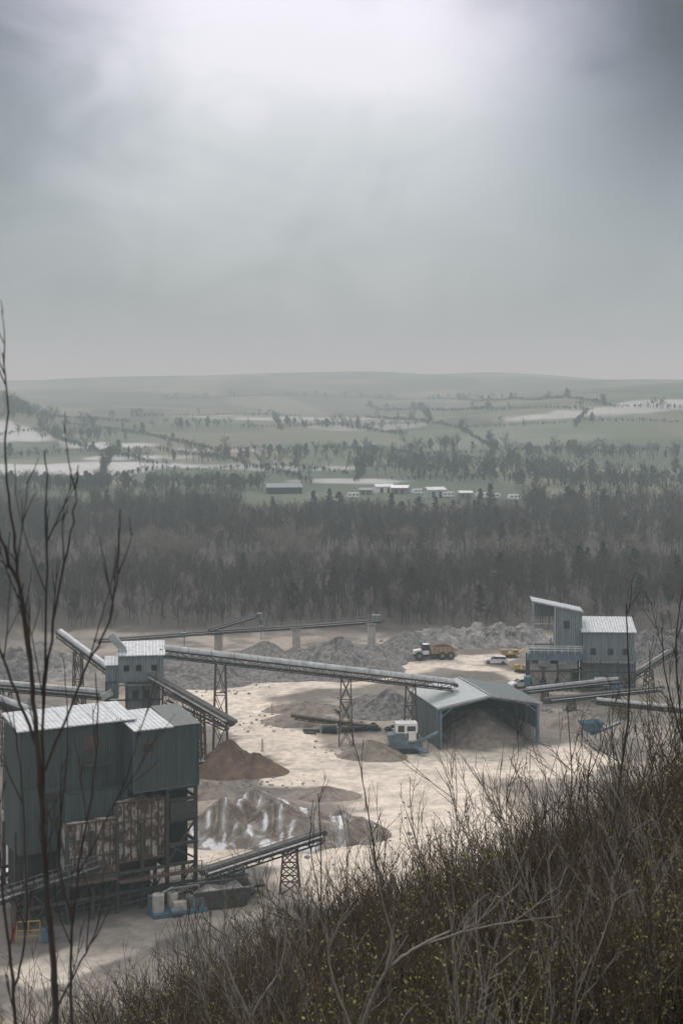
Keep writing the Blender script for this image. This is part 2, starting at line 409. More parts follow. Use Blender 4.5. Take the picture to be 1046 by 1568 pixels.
conveyor('stacking_conveyor',vp(318,1345,135.5),vp(492,1288,139),1.3,.9,False,1.2,True,(.25,.72),'steel')
conveyor('feed_conveyor',vp(92,975,204),vp(176,1038,190),1.0,.6,True,1.5,False,(.35,))
conveyor('feed_conveyor',vp(-60,1052,182),vp(168,1072,188),1.1,.7,True,1.7,True,(.3,.8))
conveyor('feed_conveyor',vp(-40,1075,165),vp(150,1110,168),1.0,.6,False,1.7,True,(.3,))
conveyor('feed_conveyor',vp(60,1105,150),vp(-60,1060,150),1.0,.6,True,1.7,False,())
conveyor('feed_conveyor',vp(60,1420,131.5),vp(330,1352,137),1.1,.6,False,1.4,True,(.3,.6),'steel')
conveyor('feed_conveyor',vp(-40,1395,126),vp(150,1330,131),1.0,.6,False,1.4,True,(.4,),'steel')
def rear():
    o=vp(185,978,268);A=Asm('overland_conveyor',o)
    pts=[vp(150,984,268),vp(335,970,268.5),vp(454,963,269),vp(584,953,269.5)]
    for a,b in zip(pts[:-1],pts[1:]): conveyor('',a,b,1.2,.5,False,2.2,True,(),'steel',A=A,rel=o)
    conveyor('',vp(325,966,267),vp(392,946,267.5),.9,.4,False,2,True,(),'steel',A=A,rel=o)
    pc=A.part('concrete_pillars','conc')
    for px,yt in((335,970),(454,963),(569,955)):
        t=vp(px,yt,269);z0=Hs(t.x,t.y)-.5-o.z
        x,y=t.x-o.x,t.y-o.y;pc.bx(x-.75,x+.75,y-.6,y+.6,z0,t.z-o.z-.1);pc.bx(x-1.0,x+1.0,y-.9,y+.9,t.z-o.z-.1,t.z-o.z+.2)
    hb=A.part('drive_house','greyc')
    for px,py,w,h in((398,944,1.0,1.3),(576,946,1.6,1.1),(400,962,.9,.9),(282,972,.9,.9)):
        t=vp(px,py,268)-o;hb.bx(t.x-w/2,t.x+w/2,t.y-.6,t.y+.6,t.z-h/2,t.z+h/2)
        A.part('posts','steel').beam((t.x,t.y+.9,t.z-2.2),(t.x,t.y+.9,t.z+1.2),.12,.12)
    A.done()
rear()

# ------------------------------------------------------------ screening building (left)
def screening():
    A=Asm('screening_plant_building',(-29.2,129,0),math.radians(28.9))
    w=A.part('upper_walls','teal')
    w.bx(0,11,0,5,8.3,17.3);w.bx(0,3.7,-.35,-.003,6.2,12.0);w.bx(0,3.7,0,5,6.0,8.297)
    w.bx(10.1,16.5,-2.5,3,11,16.75)
    w.bx(3.9,10.0,-1.2,-.003,8.9,11.3)
    r=A.part('roof','roof')
    r.prismx([(-.3,17.30),(5.2,17.95),(5.2,18.1),(-.3,17.42)],-.25,11.2)
    r.prismx([(-2.8,16.76),(3.1,17.4),(3.1,17.54),(-2.8,16.88)],9.95,13.9)
    for u in(2.2,4.6,7.3,9.6): r.prismx([(-.33,17.43),(5.2,18.11),(5.2,18.17),(-.33,17.49)],u,u+.16)
    r2=A.part('roof_green','tealr');r2.prismx([(-2.6,16.76),(3.1,17.6),(3.1,17.7),(-2.6,16.85)],13.903,16.7)
    b=A.part('rusted_bins','rust');b.bx(3.9,8.6,-1.85,3.2,3.9,8.85);b.bx(8.62,13.4,-1.85,3.2,4.6,10.2)
    rb=A.part('bin_ribs','rustst')
    for i in range(8):
        u=3.9+i*.672;rb.bx(u-.06,u+.06,-2.0,-1.853,3.9,8.85)
    for i in range(8):
        u=8.62+i*.68;rb.bx(u-.06,u+.06,-2.0,-1.853,4.6,10.2)
    for z in(3.9,5.6,7.2,8.75): rb.bx(3.8,8.6,-2.1,-2.003,z,z+.14)
    for z in(4.6,6.5,8.3,10.1): rb.bx(8.64,13.5,-2.1,-2.003,z,z+.14)
    h=A.part('hopper_cones','rustst')
    for u0,u1,zt in((3.9,6.2,3.9),(6.3,8.6,3.9),(8.7,11,4.6),(11.1,13.4,4.6)):
        um=(u0+u1)/2;h.add([(u0,-1.7,zt),(u1,-1.7,zt),(u1,3,zt),(u0,3,zt),(um-.3,.3,zt-2),(um+.3,.3,zt-2),(um+.3,1,zt-2),(um-.3,1,zt-2)],
            [(0,1,5,4),(1,2,6,5),(2,3,7,6),(3,0,4,7),(4,5,6,7)])
    s=A.part('steel_frame','steel')
    us=(0,3.8,6.2,8.6,11,13.5,16.4)
    for u in us:
        for v in(-2.1,1.0,5):
            zt=11 if u>13 else 8
            s.beam((u,v,-.6),(u,v,zt),.3,.3)
    for z in(1.9,3.7):
        s.beam((0,-2.15,z),(16.4,-2.15,z),.2,.28);s.beam((0,5,z),(16.4,5,z),.2,.28)
    for u0,u1 in zip(us[:-1],us[1:]):
        s.beam((u0,-2.12,0),(u1,-2.12,3.7),.12,.12)
        if u0 in(0,6.2,11): s.beam((u1,-2.14,0),(u0,-2.14,3.7),.12,.12)
    for z in(5.6,7.8,9.8,10.9):
        s.beam((13.5,-2.2,z),(16.5,-2.2,z),.2,.3);s.beam((16.5,-2.2,z),(16.5,3,z),.2,.3)
    s.beam((13.5,-2.2,4),(16.4,-2.2,7.8),.16,.16);s.beam((16.4,-2.2,4),(13.6,-2.2,5.6),.16,.16)
    d=A.part('shade_infill','dark');d.bx(.3,3.6,.4,4.6,.5,5.99);d.bx(13.6,16.2,-.6,2.8,3.2,10.9);d.bx(4.2,13.2,1.4,4.6,-.3,3.7)  # near-black boxes added as the shade inside and under the frame
    p=A.part('side_panels','steel')
    p.bx(13.7,16.3,-2.5,-2.38,8.0,9.6)
    c=A.part('catwalk','rustst')
    for (u0,u1,z) in((3.9,8.3,3.5),(8.6,16.6,3.0)):
        c.bx(u0,u1,-3.1,-2.15,z,z+.06)
        for q in(.5,1.0): c.beam((u0,-3.1,z+q),(u1,-3.1,z+q),.05,.05)
        k=int((u1-u0)/1.2)
        for i in range(k+1):
            u=u0+(u1-u0)*i/k;c.beam((u,-3.1,z),(u,-3.1,z+1),.05,.05)
    c2=A.part('balcony','steel');c2.bx(6.0,8.4,-1.0,-.003,13.6,13.7)
    for u in(6,7.2,8.4): c2.beam((u,-1,13.6),(u,-1,14.7),.06,.06)
    c2.beam((6,-1,14.7),(8.4,-1,14.7),.06,.06);c2.beam((6,-1,14.15),(8.4,-1,14.15),.05,.05)
    c2.bx(6.2,7.0,-.02,.0,13.7,14.9)
    wn=A.part('window','rustst');wn.bx(10.9,12.1,-2.56,-2.5,14.6,15.6);wn.bx(6.1,7.6,-.06,-.023,15.0,16.2)
    wg=A.part('window_glass','glass')
    for i in(0,1): wg.bx(11.0+i*.53,11.46+i*.53,-2.59,-2.562,14.72,15.48)
    wg.bx(2.2,3.4,-.38,-.352,10.6,11.5)
    fl=A.part('flashing','tealr');fl.bx(-.06,.06,-.08,-.003,12,17.3);fl.bx(10.03,10.1,-2.56,-2.4,11,16.75);fl.bx(16.5,16.58,-2.56,-2.4,11,16.75);fl.bx(10.1,16.5,-2.56,-2.503,11,11.15)
    l=A.part('ladder','steel')
    for u in(9.2,9.6): l.beam((u,-.2,9),(u,-.2,17.6),.05,.05)
    for i in range(22): l.beam((9.2,-.2,9.2+i*.38),(9.6,-.2,9.2+i*.38),.04,.04)
    A.done()
screening()

def tower():
    A=Asm('transfer_tower',(-30.6,187,0),math.radians(8))
    w=A.part('walls','bluegrey');w.bx(1.3,7.2,0,5,10.6,13.9);w.bx(-.4,1.297,.6,4.5,8.2,12.6)
    r=A.part('roof','roof');r.prismx([(-.3,13.9),(5.2,14.9),(5.2,15.05),(-.3,14.04)],1.1,7.4);r.prismx([(.4,12.6),(4.6,13.1),(4.6,13.2),(.4,12.7)],-.6,1.29)
    b=A.part('lower_walls','greyc');b.bx(2.4,6.8,.4,4.6,6.6,10.59)
    b=A.part('lower_tan_walls','tanheap');b.bx(2.9,6.2,.8,4.2,2.6,6.59)
    g=A.part('windows','glass')
    for u in(2.0,3.6,5.6): g.bx(u,u+.7,-.03,-.003,11.9,12.7)
    for u in(3.1,4.6): g.bx(u,u+.8,.36,.397,8.2,9.3)
    g.bx(4.8,5.6,.76,.797,4.9,5.6)
    s=A.part('steel_frame','steel')
    for u in(-.3,2.3,4.6,7.1):
        for v in(.2,4.8): s.beam((u,v,-.4),(u,v,10.6),.22,.22)
    for z in(3,6.3,8.1,10.5):
        s.beam((-.3,.1,z),(7.1,.1,z),.16,.2)
    for a,b_ in(((-.3,.1,3),(2.3,.1,6.3)),((4.6,.1,3),(7.1,.1,6.3)),((2.3,.1,6.3),(-.3,.1,8.1)),((7.1,.1,0),(4.6,.1,3)),((-.3,.1,0),(2.3,.1,3)),((7.1,.1,6.3),(4.6,.1,8.1))): s.beam(a,b_,.12,.12)
    c=A.part('chute','hood');c.beam((.2,1.5,16.6),(2.0,1.5,14.4),1.0,.9);c.beam((-.9,-.2,8.6),(.5,-.2,9.3),.8,.8)
    h=A.part('handrail','steelg')
    for z in(11.1,11.6): h.beam((1.2,-.8,z-.4),(7.4,-.8,z-.4),.05,.05)
    h.bx(1.2,7.4,-.85,-.003,10.1,10.16)
    for i in range(6): h.beam((1.2+i*1.24,-.8,10.15),(1.2+i*1.24,-.8,11.2),.05,.05)
    A.done()
tower()
def kiosk():
    A=Asm('plant_cabin',(-23.0,183,0),math.radians(10))
    A.part('walls','tealr').bx(0,3.6,0,3,0,5.6);A.part('roof','tealr').bx(-.2,3.8,-.2,3.2,5.6,5.8)
    A.part('door','rustst').bx(.4,1.3,-.04,-.003,0,2.1);A.part('window','glass').bx(2,3,-.04,-.003,3.2,4.2);A.done()
kiosk()

def shed():
    yaw=math.atan2(3.6,14.1)
    A=Asm('open_storage_shed',(13.3,194,0),yaw)
    W=14.5;D=12.6;ez=5.65;rz=7.0;m=W/2
    w=A.part('side_wall','shedw');w.bx(-.1,.05,0,D,-.3,ez);w.bx(W-.05,W+.1,0,D,-.3,ez)
    bk=A.part('back_wall','dark');bk.prism([(0.05,-.3),(W-.05,-.3),(W-.05,ez),(m,rz-.02),(.05,ez)],D-.15,D)  # wall coloured near-black to stand for shade inside the shed
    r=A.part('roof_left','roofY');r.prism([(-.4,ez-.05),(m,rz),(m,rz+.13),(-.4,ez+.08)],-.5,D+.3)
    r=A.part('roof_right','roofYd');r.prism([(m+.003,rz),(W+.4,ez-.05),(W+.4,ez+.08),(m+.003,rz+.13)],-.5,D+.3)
    A.part('ridge_cap','steelg').beam((m,-.5,rz+.17),(m,D+.3,rz+.17),.4,.08)
    f=A.part('portal_frames','bluem')
    for v in(-.1,4.1,8.3):
        for u in(.18,W-.18): f.beam((u,v,-.3),(u,v,ez-.1),.32,.32)
        f.beam((.1,v,ez-.25),(m,v,rz-.2),.2,.36);f.beam((m,v,rz-.2),(W-.1,v,ez-.25),.2,.36)
        f.beam((.2,v,ez-1.3),(1.9,v,ez-.05),.12,.14);f.beam((W-.2,v,ez-1.3),(W-1.9,v,ez-.05),.12,.14)
    for v in (2,): f.beam((W-.15,0,0.1),(W-.15,4,ez-.3),.1,.1)
    b=A.part('barge_board','hood');b.beam((-.4,-.54,ez+.02),(m,-.54,rz+.05),.05,.28);b.beam((m,-.54,rz+.05),(W+.4,-.54,ez+.02),.05,.28)
    p=A.part('push_walls','conc');p.bx(.06,.5,4.4,D-.2,-.2,2.4);p.bx(W-.5,W-.06,.3,D-.2,-.2,2.0);p.bx(.5,W-.5,D-.6,D-.16,-.2,2.4)
    A.done()
    c=Vector((13.3,194,0))+Vector((math.cos(yaw)*7.6-math.sin(yaw)*5.4,math.sin(yaw)*7.6+math.cos(yaw)*5.4,0))
    heap('stored_aggregate_heap',0,0,6.8,6.8,4.6,'tanheap',30,loc=c,yaw=yaw,rough=.07)
shed()

def rightplant():
    Y=236.0;sc=Y/F
    o=vp(812,1068,Y);o.z=0
    A=Asm('crushing_plant',o,math.radians(-4))
    def U(px): return (px-812)*sc
    def Z(py): return EYE-(py-HZ)*sc
    w=A.part('tall_house_walls','bluegrey')
    w.prism([(U(850),Z(990)),(U(890),Z(990)),(U(890),Z(937)),(U(850),Z(929))],0,5)
    w.prism([(U(816),Z(950)),(U(849.9),Z(950)),(U(849.9),Z(929)),(U(816),Z(922))],4.8,5)
    fr=A.part('tall_house_frame','hood')
    fr.beam((U(816),-.05,Z(990)),(U(816),-.05,Z(921)),.25,.25);fr.beam((U(816),-.05,Z(921)),(U(890),-.05,Z(936)),.25,.3)
    fr.beam((U(816),4.9,Z(990)),(U(816),4.9,Z(921)),.2,.2);fr.beam((U(849),-.1,Z(990)),(U(849),-.1,Z(929)),.2,.2)
    fr.beam((U(816),-.05,Z(955)),(U(849),-.05,Z(955)),.12,.12)
    r=A.part('tall_house_roof','roof');r.prism([(U(814),Z(921)),(U(892),Z(937)),(U(892),Z(935.5)),(U(814),Z(919.5))],-.3,5.3)
    w2=A.part('right_house_walls','bluegrey');w2.bx(U(891),U(968),-1,5,Z(1046),Z(966))
    r2=A.part('right_house_roof','roof');r2.prismx([(-1.3,Z(966)),(5.3,Z(966)+1.6),(5.3,Z(966)+1.75),(-1.3,Z(966)+.15)],U(888),U(971))
    w2.prismx([(-1,Z(966)+.002),(5,Z(966)+.002),(5,Z(966)+1.5)],U(891),U(968))
    g=A.part('windows','glass')
    for a in(902,928,950): g.bx(U(a),U(a)+.9,-1.04,-1.003,Z(1000),Z(990))
    g.bx(U(862),U(862)+1,-.04,-.003,Z(962),Z(950))
    b=A.part('screen_deck','bluem');b.bx(U(806),U(888),-3,-.3,Z(1006),Z(996));
    b2=A.part('screen_box','steelg');b2.bx(U(822),U(840),-3.2,-.5,Z(1015),Z(1006.1));b2.bx(U(852),U(880),-3.2,-.5,Z(1018),Z(1006.1));b2.bx(U(810),U(884),-2.6,-.6,Z(995.9),Z(989))
    h=A.part('handrails','white')
    for q in(984,987.5,991): h.beam((U(806),-3.1,Z(q)),(U(888),-3.1,Z(q)),.09,.09)
    for i in range(9): h.beam((U(806)+i*1.1,-3.1,Z(996)),(U(806)+i*1.1,-3.1,Z(984)),.07,.07)
    s=A.part('steel_frame','steel')
    for a in(808,830,852,872,888,915,940,966):
        for v in(-3,0,4): s.beam((U(a),v,-.5),(U(a),v,Z(1006)),.25,.25)
    for q in(1022,1044):
        s.beam((U(806),-3.1,Z(q)),(U(966),-3.1,Z(q)),.2,.25);s.beam((U(806),0,Z(q)),(U(966),0,Z(q)),.2,.25)
    for a,b_ in((808,830),(852,872),(915,940),(940,966)): s.beam((U(a),-3.05,Z(1064)),(U(b_),-3.05,Z(1044)),.12,.12);s.beam((U(b_),-3.05,Z(1044)),(U(a),-3.05,Z(1022)),.12,.12)
    hp=A.part('hoppers','conc')
    for a in(819,841,862):
        u0,u1=U(a)-1.0,U(a)+1.0;zt=Z(1012)
        hp.bx(u0,u1,-2.4,-.6,Z(1032),zt);hp.add([(u0,-2.4,Z(1032)),(u1,-2.4,Z(1032)),(u1,-.6,Z(1032)),(u0,-.6,Z(1032)),(U(a)-.25,-1.7,Z(1050)),(U(a)+.25,-1.7,Z(1050)),(U(a)+.25,-1.2,Z(1050)),(U(a)-.25,-1.2,Z(1050))],[(0,1,5,4),(1,2,6,5),(2,3,7,6),(3,0,4,7),(4,5,6,7)])
    d=A.part('shade_infill','dark');d.bx(U(812),U(886),.5,4.5,0,Z(992));d.bx(U(893),U(966),.2,4.8,0,Z(1046.2))  # dark blocks added as shade behind the decks and frame
    w3=A.part('low_cabins','white');w3.bx(U(905),U(925),-5,-3.2,Z(1040),Z(1030))
    w4=A.part('blue_units','blue');w4.bx(U(800),U(806)+.3,-5,-3.6,Z(1040),Z(1028));w4.bx(U(928),U(946),-5,-3.4,Z(1050),Z(1040));w4.cyl((U(935),-4,Z(1040)),(U(935),-4,Z(1034)),.9)
    for u_ in (801,806,906,924,929,945):
        s.beam((U(u_),-4.2,-.3),(U(u_),-4.2,Z(1040)),.16,.16)
    p=A.part('platforms','steelg')
    for (a,b_,q) in((888,968,1010),(885,970,1046)):
        p.bx(U(a),U(b_),-2.6,-1.003,Z(q),Z(q)+.08)
        for k in(.5,1.0): p.beam((U(a),-2.6,Z(q)+k),(U(b_),-2.6,Z(q)+k),.06,.06)
        for i in range(8): x=U(a)+(U(b_)-U(a))*i/7;p.beam((x,-2.6,Z(q)),(x,-2.6,Z(q)+1),.06,.06)
    A.done()
rightplant()
conveyor('feed_conveyor',vp(806,1062,224),vp(946,1046,228),.8,.5,True,1.8,True,(.2,.8))
conveyor('feed_conveyor',vp(840,1076,216),vp(1010,1058,222),.9,.6,False,1.8,True,(.2,.6))
conveyor('feed_conveyor',vp(912,1078,214),vp(1050,1092,212),.8,.5,True,1.8,False,(.3,))
conveyor('feed_conveyor',vp(1030,1000,240),vp(955,1050,232),1.0,.6,False,1.8,True,(.5,))

# ------------------------------------------------------------ vehicles
def wheel(A,x,y,r,w,n='wheels'):
    A.part(n,'tyre').cyl((x,y-w/2,r),(x,y+w/2,r),r,n=18);A.part('hubs','steelg').cyl((x,y-w/2-.02,r),(x,y+w/2+.02,r),r*.45,n=12)
def car(loc,yaw,name='parked_car',paint='white',Lg=4.3):
    A=Asm(name,loc,yaw);k=Lg/4.3
    b=A.part('body',paint)
    b.prism([(-2.15*k,.35),(-2.1*k,.85),(-1.9*k,.95),(-1.0*k,1.0),(1.15*k,.98),(2.0*k,.82),(2.15*k,.6),(2.1*k,.3),(1.75*k,.3),(1.6*k,.62),(1.1*k,.62),(.95*k,.3),(-.95*k,.3),(-1.1*k,.62),(-1.6*k,.62),(-1.75*k,.3)],-.87,.87)
    b.prism([(-1.75*k,1.38),(-1.5*k,1.45),(.1*k,1.45),(.25*k,1.4)],-.68,.68)
    g=A.part('windows','glass');g.prism([(-1.95*k,.97),(-1.72*k,1.38),(.22*k,1.4),(1.0*k,.985)],-.74,.74)
    p=A.part('pillars',paint)
    for s in(-.745,.745):
        for x0,x1 in((-1.9,-1.7),(-.6,-.6),(.98,.22)): p.beam((x0*k,s,.97),(x1*k,s*.93,1.4),.06,.06)
    for x in(-1.35*k,1.35*k):
        for y in(-.78,.78): wheel(A,x,y,.33,.2)
    A.part('lamps','red').bx(-2.17*k,-2.1*k,-.8,.8,.7,.82)
    return A.done(.03)
def pickup(loc,yaw):
    A=Asm('pickup_truck',loc,yaw);b=A.part('body','white')
    b.prism([(-2.6,.5),(-2.6,1.1),(.0,1.1),(1.5,1.1),(2.5,.98),(2.6,.5)],-.9,.9)
    b.prism([(-.55,1.75),(-.45,1.82),(.7,1.82),(.8,1.75)],-.72,.72)
    A.part('windows','glass').prism([(-.75,1.1),(-.55,1.75),(.8,1.75),(1.4,1.1)],-.78,.78)
    A.part('load_bed','dark').bx(-2.45,-.9,-.75,.75,1.1,1.13);A.part('bumper','steel').bx(2.58,2.7,-.85,.85,.45,.65)
    for x in(-1.6,1.7):
        for y in(-.8,.8): wheel(A,x,y,.4,.25)
    A.done(.03)
def dumptruck(loc,yaw):
    A=Asm('articulated_dump_truck',loc,yaw,.88)
    A.part('bonnet','white').prism([(-4.4,1.2),(-4.3,1.9),(-2.7,2.15),(-2.7,1.2)],-.9,.9)
    c=A.part('cab','white');c.prism([(-2.7,1.1),(-2.6,1.9),(-1.1,1.9),(-1.1,1.1)],-.95,.95);c.prism([(-2.35,3.1),(-2.3,3.2),(-1.1,3.2),(-1.1,3.1)],-.9,.9)
    A.part('cab_glass','glass').prism([(-2.6,1.9),(-2.3,3.1),(-1.15,3.1),(-1.15,1.9)],-.88,.88)
    A.part('chassis','steel').bx(-4.2,4.4,-.5,.5,.8,1.18)
    b=A.part('tipping_body','dullyel')
    b.prism([(-.7,1.3),(-.9,2.6),(-.6,2.75),(3.9,2.55),(4.9,2.2),(4.2,1.5),(3.2,1.25)],-1.4,1.4)
    b.bx(-1.0,-.72,-1.4,1.4,2.4,3.3)
    rb=A.part('body_ribs','rustst')
    for x in(0,.9,1.8,2.7,3.6):
        for s in(-1.46,1.4): rb.bx(x-.07,x+.07,s,s+.06,1.4,2.6)
    A.part('load','brownheap').prism([(-.6,2.76),(.4,3.15),(1.8,3.3),(3.0,3.0),(3.9,2.56)],-1.1,1.1)
    for x in(-3.2,1.6,3.4):
        for y in(-1.15,1.15): wheel(A,x,y,.85,.6)
    for s in(-1.0,.9): A.part('mudguards','dullyel').bx(-4.1,-2.3,s,s+.1,1.72,1.8)
    A.part('exhaust','steel').cyl((-2.5,1.05,1.9),(-2.5,1.05,3.3),.08)
    A.done(.03)
def crusher(loc,yaw,s=1):
    A=Asm('mobile_crusher',loc,yaw,s)
    t=A.part('tracks','tyre')
    for y in(-1.1,1.1): t.prism([(-1.7,.2),(-1.9,.5),(-1.6,.85),(1.6,.85),(1.9,.5),(1.7,.2),(1.4,0),(-1.4,0)],y-.28,y+.28)
    A.part('chassis','yellow').prism([(-2.8,1.0),(-2.9,1.5),(2.6,1.5),(2.8,1.0)],-1.1,1.1)
    A.part('hopper','dullyel').prism([(-2.6,1.51),(-3.2,2.6),(-.8,2.6),(-1.1,1.51)],-1.2,1.2)
    A.part('engine_box','yellow').bx(.6,2.4,-1.0,1.0,1.51,2.4)
    A.part('discharge_belt','yellow').beam((1.6,0,.9),(5.2,0,2.6),.8,.25)
    A.part('grille','steel').bx(.9,2.1,-1.03,-1.003,1.7,2.2);A.done(.02)
def screener(loc,yaw,s=1):
    A=Asm('mobile_screening_machine',loc,yaw,s)
    b=A.part('chassis','bluem');b.bx(-2.6,2.2,-.9,.9,.7,1.3);b.prism([(-2.4,1.3),(-2.7,2.6),(-.3,2.9),(0,1.3)],-.95,.95)
    w=A.part('power_pack','white');w.bx(-1.6,1.5,-1.0,1.0,2.92,4.3);w.bx(.2,1.3,-1.05,1.05,1.9,2.91)
    A.part('grilles','steel').bx(-1.3,-.4,-1.03,-1.003,3.1,4.0)
    A.part('grilles','steel').bx(0,1.2,-1.03,-1.003,3.2,3.9)
    t=A.part('tracks','tyre')
    for y in(-.9,.9): t.prism([(-1.7,.2),(-1.9,.45),(-1.6,.75),(1.6,.75),(1.9,.45),(1.7,.2),(1.4,0),(-1.4,0)],y-.2,y+.2)
    c=A.part('discharge_conveyor','bluem');c.beam((1.0,0,1.1),(4.6,-.4,2.9),.8,.3);c.beam((-2.0,-.5,1.0),(-2.9,-2.0,.6),.7,.3);c.beam((1.2,-.5,.9),(2.6,-2.6,.5),.9,.3)
    l=A.part('legs','steel')
    for x in(-2.3,2.0):
        for y in(-.8,.8): l.beam((x,y,0),(x,y,1),.14,.14)
    l.beam((3.0,0,0),(3.4,-.2,2.3),.1,.1)
    A.done(.02)
def feeder(loc,yaw):
    A=Asm('feed_hopper_unit',loc,yaw)
    A.part('hopper','blue').add([(-1.6,-1.2,2.6),(1.6,-1.2,2.6),(1.6,1.2,2.6),(-1.6,1.2,2.6),(-.8,-.6,1.2),(.8,-.6,1.2),(.8,.6,1.2),(-.8,.6,1.2)],[(0,1,5,4),(1,2,6,5),(2,3,7,6),(3,0,4,7),(4,5,6,7)])
    l=A.part('legs','blue')
    for x in(-1,1):
        for y in(-.8,.8): l.beam((x,y,-.2),(x,y,2.2),.14,.14)
    A.part('belt','bluem').beam((0,0,.8),(4.4,0,2.2),.8,.3);A.part('stay','steel').beam((3.2,0,-.2),(3.2,0,1.7),.12,.12);A.done()
G=lambda px,py: Vector((gp(px,py).x,gp(px,py).y,Hs(gp(px,py).x,gp(px,py).y)))
dumptruck(G(664,1011),math.radians(6))
pickup(G(624,1007),math.radians(165))
car(G(759,1016),math.radians(172))
car(G(796,1052),math.radians(200),'parked_car','white',3.8)
crusher(G(781,1006),math.radians(10),.6)
crusher(G(797,1030),math.radians(150),.5)
screener(G(622,1152),math.radians(5),.95)
feeder(G(905,1132),math.radians(15))
car(G(8,1352),math.radians(75));car(G(-6,1375),math.radians(80),'parked_car','bluem')
car(G(318,1182),math.radians(20),'parked_van','white',3.6)
def pipes():
    o=G(520,1122);A=Asm('pipe_stack',o,math.radians(4));p=A.part('large_pipe','pipe');p.cyl((-2.6,0,.65),(-.4,0,.65),.65,n=24);p.cyl((.3,.6,.5),(1.9,.3,.5),.45,.35,20)
    q=A.part('small_pipes','pipe');q.cyl((-5.2,.4,.35),(-2.8,.2,.35),.3,n=16);q.cyl((2.0,.2,.7),(5.6,.6,.8),.22,n=14);q.cyl((2.2,.8,.3),(5.4,1.2,.3),.25,n=14);q.cyl((-5,-.6,.25),(-3.4,-.9,.25),.2,n=14)
    s=A.part('supports','rustst')
    for x in(-4.6,-3.2,2.6,4.8): s.bx(x-.12,x+.12,-.9,1.3,-.2,.1)
    g=A.part('flanges','steelg');g.cyl((-2.62,0,.65),(-2.52,0,.65),.75,n=24);g.cyl((-.5,0,.65),(-.4,0,.65),.75,n=24);A.done()
    A=Asm('scrap_tyre_pile',G(588,1120));t=A.part('tyres','tyre');rn=random.Random(3)
    for i in range(9):
        x=rn.uniform(-1.6,1.6);y=rn.uniform(-.6,.6);z=.2+(i%3)*.25;r=rn.uniform(.4,.6)
        k=14;a=Vector((rn.gauss(0,.2),rn.gauss(0,.2),1)).normalized();u=a.orthogonal().normalized();w_=a.cross(u)
        vs=[];c0=Vector((x,y,z))
        for j in range(k):
            q_=2*math.pi*j/k;d=u*math.cos(q_)+w_*math.sin(q_)
            for rr,hh in((r,-.12),(r,.12),(r*.55,.12),(r*.55,-.12)): vs.append(c0+d*rr+a*hh)
        t.add(vs,[(j*4+m_,((j+1)%k)*4+m_,((j+1)%k)*4+(m_+1)%4,j*4+(m_+1)%4) for j in range(k) for m_ in range(4)])
    A.done()
pipes()
def skid():
    A=Asm('pump_skid',G(272,1398),math.radians(25))
    A.part('base_frame','blue').bx(-2.6,2.6,-1.1,1.1,0,.4)
    t=A.part('tanks','conc');t.cyl((-1.9,-.2,.4),(-1.9,-.2,2.0),.55,n=18);t.cyl((-.3,.4,.4),(-.3,.4,1.7),.5,n=18);t.cyl((1.0,.2,.9),(2.4,.2,.9),.45,n=18);t.bx(-.6,.6,-1.0,-.3,.4,1.2)
    b=A.part('motor_units','bluem');b.bx(.9,2.3,-.9,-.2,.4,1.3);b.bx(-2.5,-1.2,.6,1.1,.4,1.6);b.cyl((-1,-1.2,.5),(.2,-1.2,.5),.35,n=14)
    p=A.part('pipework','steelg');p.cyl((-1.9,-.2,1.9),(-.3,.4,2.2),.12);p.cyl((-.3,.4,1.6),(-.3,.4,2.2),.12);p.cyl((-.3,.4,2.1),(2.2,.3,2.1),.1);p.cyl((2.2,.3,2.1),(2.2,.3,.9),.1)
    A.done(.03)
    A=Asm('waste_skip',G(338,1386),math.radians(20))
    b=A.part('body','steel')
    b.prism([(-2.2,.2),(-2.9,1.9),(-2.75,1.9),(-2.1,.32),(2.1,.32),(2.75,1.9),(2.9,1.9),(2.2,.2)],-1.2,1.2)
    for s in(-1.28,1.2): b.prism([(-2.2,.2),(-2.9,1.9),(2.9,1.9),(2.2,.2)],s,s+.08)
    A.part('ribs','steelg').beam((-2.9,-1.3,1.9),(2.9,-1.3,1.9),.1,.12);A.part('ribs','steelg').beam((-2.9,1.3,1.9),(2.9,1.3,1.9),.1,.12)
    A.part('contents','palerock').prism([(-2.3,1.2),(-1,1.8),(.6,1.5),(1.8,1.9),(2.5,1.2)],-1.1,1.1);A.done()
    A=Asm('plant_trailer',G(372,1366),math.radians(15));A.part('deck','steel').bx(-2,2,-.9,.9,.7,.95);A.part('box','greyc').bx(-1.8,.4,-.8,.8,.96,2.0);A.part('lid','bluem').bx(-1.85,.45,-.85,.85,2.003,2.1)
    for x in(-.6,.6):
        for y in(-.9,.9): wheel(A,x,y,.4,.25)
    A.done()
    A=Asm('safety_barrier',G(44,1440),math.radians(10))
    y=A.part('rails','yellow')
    for z in(.6,1.1,1.9): y.beam((-1,0,z),(1,0,z),.08,.08)
    for x in(-1,0,1): y.beam((x,0,0),(x,0,1.9),.08,.08)
    A.part('red_panel','red').bx(-1.5,-1.15,-.1,.1,.2,1.6);A.part('blue_box','blue').bx(1.2,2.2,-.4,.4,0,1.2);A.done()
    for px,py in((417,1092),(402,1150),(560,1238)):
        A=Asm('marker_post',G(px,py));A.part('post','dullyel').cyl((0,0,-.2),(0,0,1.5),.09);A.part('base','conc').bx(-.25,.25,-.25,.25,-.2,.15);A.part('cap','white').cyl((0,0,1.5),(0,0,1.7),.13);A.done()
skid()
